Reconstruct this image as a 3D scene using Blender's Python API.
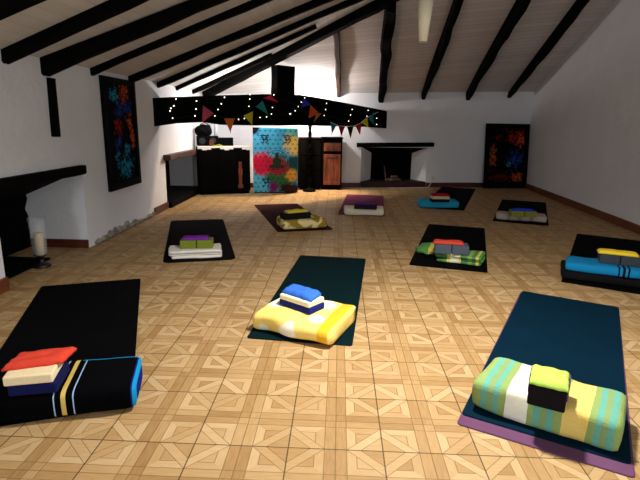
import bpy, bmesh, math, random
from mathutils import Vector, Matrix, noise
random.seed(7)
for o in list(bpy.data.objects): bpy.data.objects.remove(o)
SC = bpy.context.scene
COL = SC.collection

# ------------------------------------------------------------------ camera
F = 490.0; CAM_H = 1.3; ROLL = 0.018; VPX, VPY = 340.0, 121.0
_cr, _sr = math.cos(ROLL), math.sin(ROLL)
def _unroll(px, py):
    x, y = px-320, py-240
    return _cr*x+_sr*y, -_sr*x+_cr*y
_vx, _vy = _unroll(VPX, VPY)
_d = Vector((_vx, _vy, F)).normalized()
_th = math.atan2(-_d.y, _d.z)
_up = Vector((0, -math.cos(_th), -math.sin(_th)))
_rt = _d.cross(_up)
RM = Matrix((_rt, _d, _up))                  # camera frame (right, down, forward) -> world
CAM = Vector((0, 0, CAM_H))
def ray(px, py):
    x, y = _unroll(px, py)
    return (RM @ Vector((x, y, F))).normalized()
def onz(px, py, z=0.0):
    r = ray(px, py); return CAM + r*((z-CAM_H)/r.z)
def onplane(px, py, p0, n):
    r = ray(px, py); return CAM + r*((Vector(p0)-CAM).dot(n)/r.dot(n))
cd = bpy.data.cameras.new('camera'); cam = bpy.data.objects.new('camera', cd); COL.objects.link(cam)
cd.sensor_width = 36; cd.lens = 36*F/640; cd.clip_start = 0.05
cx = RM @ Vector((_cr, _sr, 0)); cy = RM @ Vector((_sr, -_cr, 0)); cz = RM @ Vector((0, 0, -1))
# image axes of the rolled camera expressed in the unrolled frame
cx = RM @ Vector(_unroll(321, 240) + (0,)); cy = RM @ Vector(_unroll(320, 239) + (0,))
M = Matrix((cx, cy, cz)).transposed().to_4x4(); M.translation = CAM
cam.matrix_world = M
SC.camera = cam

# ------------------------------------------------------------------ world, lights, exposure
w = bpy.data.worlds.new('world'); SC.world = w; w.use_nodes = True
w.node_tree.nodes['Background'].inputs[0].default_value = (0.6, 0.62, 0.7, 1)
w.node_tree.nodes['Background'].inputs[1].default_value = 0.0
SC.view_settings.view_transform = 'Standard'; SC.view_settings.look = 'None'
SC.view_settings.gamma = 1; SC.view_settings.use_curve_mapping = False
SC.view_settings.exposure = 0.0

def light(name, kind, loc, energy, color, size=0.1, rot=(0, 0, 0), **kw):
    l = bpy.data.lights.new(name, kind); o = bpy.data.objects.new(name, l); COL.objects.link(o)
    o.location = loc; o.rotation_euler = rot; l.energy = energy; l.color = color
    if kind == 'AREA': l.shape = 'DISK'; l.size = size
    else: l.shadow_soft_size = size
    for k, v in kw.items(): setattr(l, k, v)
    return o
# ceiling lamp of the room with an opaque top, hung above the front mats (outside the frame)
light('ceiling_lamp_light', 'SPOT', (0.5, 2.42, 2.08), 385, (1.0, 0.955, 0.89), 0.08, (0, 0, 0),
      spot_size=math.radians(152), spot_blend=0.9)
# two unseen cool fill lights added behind the camera, each brightening one side wall
light('rear_fill_light', 'AREA', (2.6, -1.6, 1.5), 76, (0.84, 0.92, 1.0), 0.5, (math.radians(95), 0, math.radians(42)))
light('side_fill_light', 'AREA', (-2.0, -1.8, 1.5), 46, (0.90, 0.94, 1.0), 0.5, (math.radians(96), 0, math.radians(-32)))
# the floor lamp behind the tie beam: bare bulb, plus an added floor spot
light('floor_lamp_light', 'POINT', (-0.545, 9.27, 1.62), 66, (1.0, 0.91, 0.87), 0.04)
light('added_floor_spot', 'SPOT', (-0.545, 9.10, 1.60), 230, (1.0, 0.75, 0.50), 0.03, (math.radians(-25), math.radians(10), 0), spot_size=math.radians(120), spot_blend=0.4)
# unseen lamp added behind the tie beam, brightening joists and wall at the left
light('hidden_lamp_light', 'POINT', (-1.75, 8.15, 1.50), 40, (1.0, 0.92, 0.88), 0.05)

# ------------------------------------------------------------------ node helpers
def lin(c):
    f = lambda v: v/12.92 if v <= 0.04045 else ((v+0.055)/1.055)**2.4
    return tuple(f(v/255) for v in c)
class NT:
    def __init__(s, name):
        s.m = bpy.data.materials.new(name); s.m.use_nodes = True; s.t = s.m.node_tree
        s.b = s.t.nodes['Principled BSDF']
    def n(s, typ, **kw):
        nd = s.t.nodes.new(typ)
        for k, v in kw.items(): setattr(nd, k, v)
        return nd
    def put(s, sock, v):
        if isinstance(v, (int, float)): sock.default_value = v
        elif isinstance(v, (tuple, list)):
            sock.default_value = tuple(v)+(1,) if (len(v) == 3 and len(sock.default_value) == 4) else v
        else: s.t.links.new(v, sock)
    def math(s, op, a, b=0.0, c=0.0):
        nd = s.n('ShaderNodeMath', operation=op)
        s.put(nd.inputs[0], a); s.put(nd.inputs[1], b); s.put(nd.inputs[2], c)
        return nd.outputs[0]
    def mix(s, fac, a, b, blend='MIX'):
        nd = s.n('ShaderNodeMix', data_type='RGBA', blend_type=blend)
        s.put(nd.inputs[0], fac); s.put(nd.inputs[6], a); s.put(nd.inputs[7], b)
        return nd.outputs[2]
    def coord(s, kind='Object'):
        return s.n('ShaderNodeTexCoord').outputs[kind]
    def xyz(s, v):
        nd = s.n('ShaderNodeSeparateXYZ'); s.put(nd.inputs[0], v); return nd.outputs
    def vec(s, x, y, z=0.0):
        nd = s.n('ShaderNodeCombineXYZ'); s.put(nd.inputs[0], x); s.put(nd.inputs[1], y); s.put(nd.inputs[2], z); return nd.outputs[0]
    def noise(s, v, scale, detail=3.0, rough=0.5):
        nd = s.n('ShaderNodeTexNoise'); s.put(nd.inputs['Vector'], v); nd.inputs['Scale'].default_value = scale
        nd.inputs['Detail'].default_value = detail; nd.inputs['Roughness'].default_value = rough
        return nd.outputs['Fac']
    def white(s, v):
        nd = s.n('ShaderNodeTexWhiteNoise', noise_dimensions='3D'); s.put(nd.inputs['Vector'], v); return nd.outputs['Value']
    def ramp(s, fac, stops, interp='LINEAR'):
        nd = s.n('ShaderNodeValToRGB'); cr = nd.color_ramp; cr.interpolation = interp
        while len(cr.elements) < len(stops): cr.elements.new(0.5)
        for e, (p, c) in zip(cr.elements, stops): e.position = p; e.color = tuple(c)+(1,)
        s.put(nd.inputs[0], fac); return nd.outputs[0]
    def scale(s, v, k):
        nd = s.n('ShaderNodeVectorMath', operation='MULTIPLY'); s.put(nd.inputs[0], v); nd.inputs[1].default_value = k; return nd.outputs[0]
    def bump(s, h, strength=0.3, dist=0.01):
        nd = s.n('ShaderNodeBump'); nd.inputs['Strength'].default_value = strength; nd.inputs['Distance'].default_value = dist
        s.put(nd.inputs['Height'], h); s.t.links.new(nd.outputs[0], s.b.inputs['Normal'])
    def out(s, col, rough=0.7, spec=0.3):
        s.put(s.b.inputs['Base Color'], col); s.put(s.b.inputs['Roughness'], rough)
        s.b.inputs['Specular IOR Level'].default_value = spec
        return s.m

def plain(name, rgb, rough=0.7, spec=0.3, var=0.15, nscale=30, bump=0.15, bdist=0.004, stretch=None):
    t = NT(name); c = lin(rgb); v = t.coord()
    if stretch: v = t.scale(v, stretch)
    f = t.noise(v, nscale, 4)
    col = t.mix(f, tuple(x*(1-var) for x in c), tuple(min(1, x*(1+var)) for x in c))
    if bump: t.bump(f, bump, bdist)
    return t.out(col, rough, spec)
def fabric(name, rgb, var=0.18, rough=0.95):
    t = NT(name); c = lin(rgb); v = t.coord()
    f = t.noise(v, 14, 3); g = t.noise(v, 220, 2)
    col = t.mix(f, tuple(x*(1-var) for x in c), tuple(min(1, x*(1+var)) for x in c))
    t.bump(t.math('ADD', f, t.math('MULTIPLY', g, 0.35)), 0.6, 0.012)
    t.b.inputs['Sheen Weight'].default_value = 0.0
    return t.out(col, rough, 0.1)
def striped(name, L, stops, var=0.12):
    """woven stripes along the blanket's own length; stops = [(0..1, srgb)]"""
    t = NT(name); v = t.coord(); x = t.xyz(v)[0]
    n = t.noise(v, 9, 2)
    u = t.math('ADD', t.math('DIVIDE', x, L), 0.5)
    u = t.math('ADD', u, t.math('MULTIPLY', t.math('SUBTRACT', n, 0.5), 0.03))
    c = t.ramp(u, [(p, lin(q)) for p, q in stops], 'CONSTANT')
    g = t.noise(v, 240, 2); f = t.noise(v, 18, 3)
    c = t.mix(t.math('MULTIPLY', f, var*2), c, t.mix(1.0, c, (0.55, 0.55, 0.55), 'MULTIPLY'))
    t.bump(t.math('ADD', f, t.math('MULTIPLY', g, 0.4)), 0.65, 0.012)
    return t.out(c, 0.95, 0.1)

# ------------------------------------------------------------------ materials
def floor_material():
    t = NT('parquet_tile'); S = 0.386
    v = t.coord(); x, y, _ = t.xyz(v)
    u = t.math('DIVIDE', t.math('SUBTRACT', x, 0.21-S*40), S); q = t.math('DIVIDE', t.math('SUBTRACT', y, 2.125-S*40), S)
    fu, fv = t.math('FRACT', u), t.math('FRACT', q); iu, iv = t.math('FLOOR', u), t.math('FLOOR', q)
    fold = lambda a: t.math('SUBTRACT', 1.0, t.math('ABSOLUTE', t.math('SUBTRACT', t.math('MULTIPLY', a, 2.0), 1.0)))
    p, r = fold(fu), fold(fv)
    qu, qv = t.math('GREATER_THAN', fu, 0.5), t.math('GREATER_THAN', fv, 0.5)
    E = 0.765
    gt = lambda a, b: t.math('GREATER_THAN', a, b)
    stripx, stripy = gt(p, E), gt(r, E)
    sq = t.math('MULTIPLY', t.math('SUBTRACT', 1.0, stripx), t.math('SUBTRACT', 1.0, stripy))
    sm = t.math('ADD', p, r)
    outer = gt(sm, E); band = t.math('MULTIPLY', gt(sm, 0.47), t.math('SUBTRACT', 1.0, outer))
    mx = t.math('MAXIMUM', p, r); lpc = t.math('MULTIPLY', outer, gt(mx, 0.56))
    side = gt(p, r)
    # an id for every plank
    reg = t.math('ADD', t.math('MULTIPLY', stripx, 1.0), t.math('MULTIPLY', t.math('MULTIPLY', stripy, t.math('SUBTRACT', 1.0, stripx)), 2.0))
    reg = t.math('ADD', reg, t.math('MULTIPLY', sq, t.math('ADD', 3.0, t.math('ADD', t.math('MULTIPLY', outer, 1.0), t.math('ADD', t.math('MULTIPLY', band, 2.0), t.math('MULTIPLY', lpc, t.math('ADD', 3.0, side)))))))
    tid = t.vec(t.math('ADD', t.math('MULTIPLY', iu, 2.0), qu), t.math('ADD', t.math('MULTIPLY', iv, 2.0), qv), reg)
    rnd = t.white(tid)
    light_base = t.math('MULTIPLY', sq, t.math('ADD', 0.08, t.math('ADD', t.math('MULTIPLY', band, 0.2), t.math('MULTIPLY', lpc, 0.2))))
    # grain along the planks
    g1 = t.noise(t.scale(v, (14, 95, 1)), 1.0, 3); g2 = t.noise(t.scale(v, (95, 14, 1)), 1.0, 3)
    gd = t.mix(t.math('MAXIMUM', stripx, t.math('MULTIPLY', lpc, side)), g1, g2)
    tone = t.math('ADD', t.math('ADD', t.math('MULTIPLY', rnd, 0.34), light_base), t.math('MULTIPLY', gd, 0.42))
    col = t.ramp(tone, [(0.10, lin((140, 106, 64))), (0.45, lin((167, 135, 90))), (0.9, lin((189, 162, 121)))])
    # joints: distance to every line
    def ln(a, b, wd): return t.math('LESS_THAN', t.math('ABSOLUTE', t.math('SUBTRACT', a, b)), wd)
    thin = t.math('MAXIMUM', ln(p, E, 0.010), ln(r, E, 0.010))
    thin = t.math('MAXIMUM', thin, ln(p, 1.0, 0.012)); thin = t.math('MAXIMUM', thin, ln(r, 1.0, 0.012))
    inn = t.math('MAXIMUM', ln(sm, E, 0.013), ln(sm, 0.47, 0.013))
    inn = t.math('MAXIMUM', inn, t.math('MULTIPLY', outer, ln(mx, 0.56, 0.010)))
    thin = t.math('MAXIMUM', thin, t.math('MULTIPLY', sq, inn))
    grout = t.math('MAXIMUM', ln(p, 0.0, 0.014), ln(r, 0.0, 0.014))
    col = t.mix(t.math('MULTIPLY', thin, 0.62), col, lin((104, 72, 38)))
    col = t.mix(t.math('MULTIPLY', grout, 0.85), col, lin((62, 44, 26)))
    big = t.noise(v, 1.3, 3)
    col = t.mix(t.math('MULTIPLY', big, 0.25), col, t.mix(1.0, col, (0.62, 0.56, 0.48), 'MULTIPLY'))
    t.bump(t.math('SUBTRACT', 1.0, t.math('MAXIMUM', grout, t.math('MULTIPLY', thin, 0.3))), 0.25, 0.002)
    return t.out(col, t.math('ADD', 0.46, t.math('MULTIPLY', big, 0.14)), 0.18)

def plaster(name, rgb, var=0.06):
    t = NT(name); c = lin(rgb); v = t.coord()
    f = t.noise(v, 1.8, 4, 0.6); g = t.noise(v, 22, 4, 0.6)
    col = t.mix(f, tuple(x*(1-var*1.6) for x in c), tuple(min(1, x*(1+var)) for x in c))
    t.bump(t.math('ADD', t.math('MULTIPLY', f, 1.6), t.math('MULTIPLY', g, 0.25)), 0.35, 0.03)
    return t.out(col, 0.9, 0.15)
def boards(name, rgb, axis, pitch=0.105):
    t = NT(name); c = lin(rgb); v = t.coord(); xs = t.xyz(v)
    a = t.math('DIVIDE', t.math('ADD', xs[axis], 20.0), pitch)
    fr = t.math('FRACT', a); rnd = t.white(t.vec(t.math('FLOOR', a), 3.0, 1.0))
    line = t.math('LESS_THAN', fr, 0.07)
    st = (1.2, 18, 1) if axis == 1 else (18, 1.2, 1)
    g = t.noise(t.scale(v, st), 2.0, 3)
    col = t.mix(t.math('MULTIPLY', t.math('ADD', rnd, g), 0.5), tuple(x*0.82 for x in c), tuple(min(1, x*1.06) for x in c))
    col = t.mix(t.math('MULTIPLY', line, 0.6 if axis == 1 else 0.2), col, tuple(x*0.4 for x in c))
    t.bump(t.math('SUBTRACT', 1.0, line), 0.5, 0.004)
    return t.out(col, 0.8, 0.2)
def painting_material(name, W, Hh, blobs, seed):
    """dark abstract picture: ragged coloured patches on black; blobs = (u, s, radius u, radius s, srgb)"""
    t = NT(name); v = t.coord(); x, _, z = t.xyz(v)
    u = t.math('ADD', t.math('DIVIDE', x, W), 0.5); s = t.math('DIVIDE', z, Hh)
    v2 = t.n('ShaderNodeVectorMath', operation='ADD'); t.put(v2.inputs[0], v); v2.inputs[1].default_value = (seed, seed*1.7, seed*0.3)
    rag = t.noise(v2.outputs[0], 13, 5, 0.7); wb = t.math('MULTIPLY', t.math('SUBTRACT', rag, 0.5), 4.2)
    fine = t.ramp(t.noise(v2.outputs[0], 34, 3, 0.6), [(0.42, (0.05, 0.05, 0.05)), (0.62, (1, 1, 1))])
    col = t.mix(0.0, (0.003, 0.003, 0.004), (0, 0, 0))
    for cu, cs, ru, rs, c in blobs:
        a = t.math('DIVIDE', t.math('SUBTRACT', u, cu), ru); b = t.math('DIVIDE', t.math('SUBTRACT', s, cs), rs)
        d = t.math('ADD', t.math('SQRT', t.math('ADD', t.math('MULTIPLY', a, a), t.math('MULTIPLY', b, b))), wb)
        m = t.ramp(d, [(0.5, (1, 1, 1)), (1.0, (0, 0, 0))])
        col = t.mix(t.mix(1.0, m, fine, 'MULTIPLY'), col, lin(c))
    return t.out(col, 0.8, 0.02)
def tapestry_material(W, Hh):
    t = NT('tie_dye_cloth'); v = t.coord(); x, _, z = t.xyz(v)
    u = t.math('ADD', t.math('DIVIDE', x, W), 0.5); s = t.math('DIVIDE', z, Hh)      # 0..1 right / up
    wob = t.noise(v, 7, 4, 0.6)
    wb = t.math('MULTIPLY', t.math('SUBTRACT', t.noise(v, 11, 5, 0.65), 0.5), 1.2)
    def blob(cu, cs, ru, rs):
        a = t.math('DIVIDE', t.math('SUBTRACT', u, cu), ru); b = t.math('DIVIDE', t.math('SUBTRACT', s, cs), rs)
        d = t.math('ADD', t.math('SQRT', t.math('ADD', t.math('MULTIPLY', a, a), t.math('MULTIPLY', b, b))), wb)
        return t.ramp(d, [(0.62, (1, 1, 1)), (1.15, (0, 0, 0))])
    col = t.mix(wob, lin((40, 128, 172)), lin((90, 186, 214)))
    col = t.mix(blob(1.0, 0.78, 0.36, 0.26), col, lin((222, 186, 96)))
    col = t.mix(blob(0.98, 0.98, 0.3, 0.12), col, lin((90, 170, 160)))
    col = t.mix(blob(0.62, 0.30, 0.52, 0.34), col, lin((44, 92, 50)))
    col = t.mix(blob(0.93, 0.48, 0.2, 0.14), col, lin((20, 66, 66)))
    col = t.mix(blob(0.86, 0.28, 0.16, 0.12), col, lin((196, 140, 52)))
    col = t.mix(blob(0.84, 0.06, 0.32, 0.12), col, lin((50, 24, 16)))
    col = t.mix(blob(0.55, 0.42, 0.30, 0.16), col, lin((142, 34, 40)))
    col = t.mix(blob(0.20, 0.46, 0.34, 0.22), col, lin((196, 26, 58)))
    col = t.mix(blob(0.40, 0.10, 0.2, 0.1), col, lin((110, 24, 90)))
    col = t.mix(blob(0.12, 0.12, 0.3, 0.18), col, lin((84, 176, 206)))
    col = t.mix(blob(0.03, 0.99, 0.14, 0.10), col, lin((14, 12, 30)))
    # small printed dots in a lattice
    gx = t.math('MULTIPLY', u, 9.0); gy = t.math('MULTIPLY', s, 15.0)
    gx = t.math('ADD', gx, t.math('MULTIPLY', t.math('MODULO', t.math('FLOOR', gy), 2.0), 0.5))
    ax = t.math('SUBTRACT', t.math('FRACT', gx), 0.5); ay = t.math('SUBTRACT', t.math('FRACT', gy), 0.5)
    d = t.math('ADD', t.math('MULTIPLY', ax, ax), t.math('MULTIPLY', ay, ay))
    col = t.mix(t.math('MULTIPLY', t.math('LESS_THAN', d, 0.045), 0.6), col, lin((12, 40, 60)))
    # rings round the seated figure
    rx = t.math('SUBTRACT', u, 0.53); ry = t.math('MULTIPLY', t.math('SUBTRACT', s, 0.50), Hh/W)
    rr = t.math('SQRT', t.math('ADD', t.math('MULTIPLY', rx, rx), t.math('MULTIPLY', ry, ry)))
    ring = t.math('LESS_THAN', t.math('FRACT', t.math('MULTIPLY', rr, 17.0)), 0.28)
    inside = t.math('MULTIPLY', t.math('LESS_THAN', rr, 0.30), t.math('GREATER_THAN', rr, 0.13))
    col = t.mix(t.math('MULTIPLY', t.math('MULTIPLY', ring, inside), 0.7), col, lin((20, 40, 44)))
    t.bump(t.noise(v, 160, 2), 0.2, 0.003)
    return t.out(col, 0.9, 0.1)
def stone_material():
    t = NT('rubble_stone'); v = t.coord(); f = t.noise(v, 9, 5, 0.65)
    col = t.ramp(f, [(0.3, lin((88, 84, 80))), (0.5, lin((140, 134, 126))), (0.7, lin((182, 176, 168)))])
    t.bump(f, 0.8, 0.02); return t.out(col, 0.95, 0.1)
def wood(name, dark, light_, sc=(3, 3, 40), rough=0.5, spec=0.4):
    t = NT(name); v = t.coord(); f = t.noise(t.scale(v, sc), 1.0, 4, 0.6)
    col = t.ramp(f, [(0.3, lin(dark)), (0.7, lin(light_))]); t.bump(f, 0.25, 0.004)
    return t.out(col, rough, spec)
def glass_material():
    t = NT('clear_glass'); t.b.inputs['Alpha'].default_value = 0.16
    return t.out((0.75, 0.78, 0.80), 0.08, 0.5)
def glow(name, rgb, strength):
    t = NT(name); t.b.inputs['Emission Color'].default_value = lin(rgb)+(1,); t.b.inputs['Emission Strength'].default_value = strength
    return t.out(lin(rgb), 0.5, 0.2)

MAT = {}
MAT['floor'] = floor_material()
MAT['wall'] = plaster('white_plaster', (224, 225, 228))
MAT['ceil_l'] = boards('white_boards_side', (212, 210, 206), 0, 0.11)
MAT['ceil_b'] = boards('white_boards_back', (214, 206, 202), 1, 0.105)
MAT['beam'] = plain('black_timber', (6, 5, 4), 0.85, 0.04, 0.5, 6, 0.5, 0.02, (1, 1, 1))
MAT['mantel'] = plain('black_mantel_timber', (9, 7, 6), 0.85, 0.04, 0.4, 8, 0.3, 0.01)
MAT['redwood'] = wood('red_brown_mantel_wood', (34, 12, 7), (70, 28, 16), (6, 6, 30))
MAT['soot'] = plain('soot_black_stone', (6, 6, 6), 0.85, 0.04, 0.5, 9, 0.8, 0.03)
MAT['hearth'] = plain('dark_red_hearth_tile', (46, 20, 14), 0.6, 0.3, 0.3, 12, 0.2)
MAT['baseboard'] = wood('red_brown_skirting', (84, 38, 20), (122, 62, 34), (2, 2, 14), 0.5)
MAT['basedark'] = wood('dark_red_skirting', (60, 24, 14), (92, 42, 24), (2, 2, 14), 0.5)
MAT['stone'] = stone_material()
MAT['black'] = plain('matt_black', (6, 6, 7), 0.7, 0.04, 0.2, 20, 0.1)
MAT['blackwood'] = plain('black_stained_wood', (6, 5, 5), 0.85, 0.04, 0.3, 12, 0.2)
MAT['cupboard'] = wood('red_brown_cupboard_wood', (64, 26, 9), (136, 68, 28), (24, 24, 3), 0.45, 0.4)
MAT['cloth_white'] = fabric('white_linen', (226, 220, 212), 0.06)
MAT['glass'] = glass_material()
MAT['wax'] = plain('cream_wax', (222, 196, 140), 0.5, 0.3, 0.05, 10, 0)
MAT['paper'] = plain('cream_paper_shade', (236, 226, 196), 0.9, 0.1, 0.04, 12, 0.1)
MAT['cable'] = plain('white_cable', (210, 206, 200), 0.6, 0.3, 0.05, 20, 0)
MAT['bulb'] = glow('fairy_bulb_glow', (255, 244, 222), 3.0)
MAT['lampbulb'] = glow('lamp_bulb_glow', (255, 226, 190), 8.0)
MAT['wire'] = plain('dark_wire', (14, 22, 16), 0.6, 0.2, 0.1, 20, 0)

# ------------------------------------------------------------------ mesh helpers
def mesh(name, bm, mat, parent=None, smooth=False):
    me = bpy.data.meshes.new(name)
    bmesh.ops.recalc_face_normals(bm, faces=bm.faces)
    bm.to_mesh(me); bm.free()
    if isinstance(mat, (list, tuple)):
        for m in mat: me.materials.append(m)
    else: me.materials.append(mat)
    if smooth:
        for p in me.polygons: p.use_smooth = True
    o = bpy.data.objects.new(name, me); COL.objects.link(o)
    if parent: o.parent = parent
    return o
def tag(o, label, cat, group=None, kind=None):
    o['label'] = label; o['category'] = cat
    if group: o['group'] = group
    if kind: o['kind'] = kind
    return o
def root(name, loc, rz, label, cat, group=None):
    o = bpy.data.objects.new(name, None); COL.objects.link(o); o.empty_display_size = 0.1
    o.location = loc; o.rotation_euler = (0, 0, rz)
    return tag(o, label, cat, group)
def struct(name, bm, mat, label=None, smooth=False):
    o = mesh(name, bm, mat, None, smooth); o['kind'] = 'structure'
    if label: o['label'] = label
    return o
def hexa(bm, pts):
    """eight corners: bottom four then top four, same order"""
    v = [bm.verts.new(p) for p in pts]
    return [bm.faces.new([v[i] for i in f]) for f in ((3, 2, 1, 0), (4, 5, 6, 7), (0, 1, 5, 4), (1, 2, 6, 5), (2, 3, 7, 6), (3, 0, 4, 7))]
def box(bm, x0, x1, y0, y1, z0, z1, bev=0.0, seg=2):
    b = bm if not bev else bmesh.new()
    hexa(b, [(x0, y0, z0), (x1, y0, z0), (x1, y1, z0), (x0, y1, z0), (x0, y0, z1), (x1, y0, z1), (x1, y1, z1), (x0, y1, z1)])
    if bev:
        bmesh.ops.bevel(b, geom=list(b.edges), offset=bev, segments=seg, affect='EDGES', profile=0.5)
        join(bm, b)
def join(bm, b, mtx=None):
    if mtx: b.transform(mtx)
    me = bpy.data.meshes.new('tmp'); b.to_mesh(me); b.free(); bm.from_mesh(me); bpy.data.meshes.remove(me)
def prism(bm, poly, z0, z1):
    a = [bm.verts.new((p[0], p[1], z0)) for p in poly]; b = [bm.verts.new((p[0], p[1], z1)) for p in poly]
    n = len(poly); bm.faces.new(a[::-1]); bm.faces.new(b)
    for i in range(n): bm.faces.new((a[i], a[(i+1) % n], b[(i+1) % n], b[i]))
def extrude_poly(bm, pts, off):
    """planar 3D outline pushed along off"""
    off = Vector(off); a = [bm.verts.new(Vector(p)) for p in pts]; b = [bm.verts.new(Vector(p)+off) for p in pts]
    n = len(pts); bm.faces.new(a[::-1]); bm.faces.new(b)
    for i in range(n): bm.faces.new((a[i], a[(i+1) % n], b[(i+1) % n], b[i]))
def lathe(bm, prof, seg=24, twist=None):
    rings = []
    for r, z in prof:
        ring = []
        for i in range(seg):
            a = 2*math.pi*i/seg; rr = r
            if twist: rr = r*twist(a, z)
            ring.append(bm.verts.new((rr*math.cos(a), rr*math.sin(a), z)))
        rings.append(ring)
    for a, b in zip(rings, rings[1:]):
        for i in range(seg): bm.faces.new((a[i], a[(i+1) % seg], b[(i+1) % seg], b[i]))
    bm.faces.new(rings[0][::-1]); bm.faces.new(rings[-1])
def tube(bm, pts, r, seg=6):
    pts = [Vector(p) for p in pts]; rings = []
    for i, p in enumerate(pts):
        d = (pts[min(i+1, len(pts)-1)]-pts[max(i-1, 0)]).normalized()
        u = d.cross(Vector((0, 0, 1)) if abs(d.z) < 0.9 else Vector((1, 0, 0))).normalized(); v = d.cross(u)
        rings.append([bm.verts.new(p+(u*math.cos(2*math.pi*k/seg)+v*math.sin(2*math.pi*k/seg))*r) for k in range(seg)])
    for a, b in zip(rings, rings[1:]):
        for k in range(seg): bm.faces.new((a[k], a[(k+1) % seg], b[(k+1) % seg], b[k]))
    bm.faces.new(rings[0][::-1]); bm.faces.new(rings[-1])
def ball(bm, c, r, sx=1, sy=1, sz=1, sub=2):
    b = bmesh.new(); bmesh.ops.create_icosphere(b, subdivisions=sub, radius=r)
    join(bm, b, Matrix.Translation(c) @ Matrix.Diagonal((sx, sy, sz, 1)))
def timber(bm, p0, p1, w, d, up=(0, 0, 1), n=14, rough=0.012, seed=0, w1=None, d1=None):
    """rough-hewn bar from p0 to p1 (centre line), w wide and d deep, slightly wavy"""
    p0, p1 = Vector(p0), Vector(p1); ax = (p1-p0).normalized(); sd = ax.cross(Vector(up)).normalized(); u = sd.cross(ax)
    w1 = w1 or w; d1 = d1 or d; rings = []
    oct_ = [(-.5, -.36), (-.36, -.5), (.36, -.5), (.5, -.36), (.5, .5), (-.5, .5)]
    for i in range(n+1):
        f = i/n; c = p0.lerp(p1, f); k4 = (1-f)**4; ww = w1+(w-w1)*k4; dd = d1+(d-d1)*k4; ring = []
        for k, (a, b) in enumerate(oct_):
            q = c+sd*a*ww+u*b*dd
            o = noise.noise_vector(q*2.3+Vector((seed*3.1, 0, 0)))*rough
            if k >= 4: o = o*0.0
            ring.append(bm.verts.new(q+o))
        rings.append(ring)
    m = len(oct_)
    for a, b in zip(rings, rings[1:]):
        for k in range(m): bm.faces.new((a[k], a[(k+1) % m], b[(k+1) % m], b[k]))
    bm.faces.new(rings[0][::-1]); bm.faces.new(rings[-1])

# ------------------------------------------------------------------ the room
LX = -2.52
def back_y(x): return 9.85+0.19*x
def right_x(y): return 3.52+0.04*y
SL = 0.37
def zl(x): return 1.77+SL*(x+2.52)                    # left slope of the roof
def zb(x, y): return 5.43-0.366*y+0.102*x             # back slope of the roof
def hip_y(x): return (5.43+0.102*x-zl(x))/0.366
CX, CY = 3.945, back_y(3.945)

bm = bmesh.new(); box(bm, -3.6, 4.4, -3.2, 11.4, -0.1, 0.0); struct('floor', bm, MAT['floor'])

bm = bmesh.new()
T = 0.12
def roof(bm, pts, zf, mi):
    lo = [bm.verts.new((x, y, zf(x, y))) for x, y in pts]; hi = [bm.verts.new((x, y, zf(x, y)+T)) for x, y in pts]
    fs = [bm.faces.new(lo), bm.faces.new(hi)]
    n = len(pts)
    for i in range(n): fs.append(bm.faces.new((lo[i], lo[(i+1) % n], hi[(i+1) % n], hi[i])))
    for f in fs: f.material_index = mi
XR = 4.3; XL = -3.2
roof(bm, [(XL, -3.2), (XL, hip_y(XL)), (XR, hip_y(XR)), (XR, -3.2)], lambda x, y: zl(x), 0)
roof(bm, [(XL, hip_y(XL)), (XL, 11.2), (XR, 11.2), (XR, hip_y(XR))], zb, 1)
struct('ceiling', bm, [MAT['ceil_l'], MAT['ceil_b']])

# left wall with its two fireplace openings
O1 = (3.47, 4.74, 0.765, 0.62); O2 = (7.08, 8.92, 0.70, 0.60)
bm = bmesh.new(); WX = LX-0.76
for y0, y1, z0 in ((-3.2, O1[0], 0), (O1[0], O1[1], O1[2]), (O1[1], O2[0], 0), (O2[0], O2[1], O2[2]), (O2[1], 9.75, 0)):
    box(bm, WX, LX, y0, y1, z0, 1.86)
struct('wall_left', bm, MAT['wall'])
# right wall
bm = bmesh.new()
side = [(-3.2, 0), (10.9, 0), (10.9, 1.95)] + [(y, zb(right_x(y), y)+0.06) for y in (10.5,)] + [(hip_y(3.7), zl(3.7)+0.06), (-3.2, zl(3.1)+0.12)]
a = [bm.verts.new((right_x(y), y, z)) for y, z in side]; b = [bm.verts.new((right_x(y)+0.25, y, z)) for y, z in side]
bm.faces.new(a); bm.faces.new(b[::-1])
for i in range(len(side)): bm.faces.new((a[i], a[(i+1) % len(side)], b[(i+1) % len(side)], b[i]))
struct('wall_right', bm, MAT['wall'])
# back wall with the middle fireplace (splayed reveals)
bx0, bx1, bd = 0.44, 1.80, 0.44
nx = Vector((-0.19, 1, 0)).normalized()
def bp(x, d=0.0): return (x+nx.x*d, back_y(x)+nx.y*d)
BZ = 1.98; LZ = 0.80
bm = bmesh.new()
prism(bm, [bp(-3.2), bp(bx0), bp(bx0+0.33, bd), bp(bx0+0.33, 0.62), bp(-3.2, 0.62)], 0, 1.86)
prism(bm, [bp(bx1), bp(4.4), bp(4.4, 0.62), bp(bx1-0.20, 0.62), bp(bx1-0.20, bd)], 0, BZ)
prism(bm, [bp(bx0), bp(bx1), bp(bx1, 0.62), bp(bx0, 0.62)], LZ, 1.93)
struct('wall_back', bm, MAT['wall'])
bm = bmesh.new(); box(bm, -3.2, 4.3, -3.3, -3.15, 0, 4.4); struct('wall_near', bm, MAT['wall'])

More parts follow.
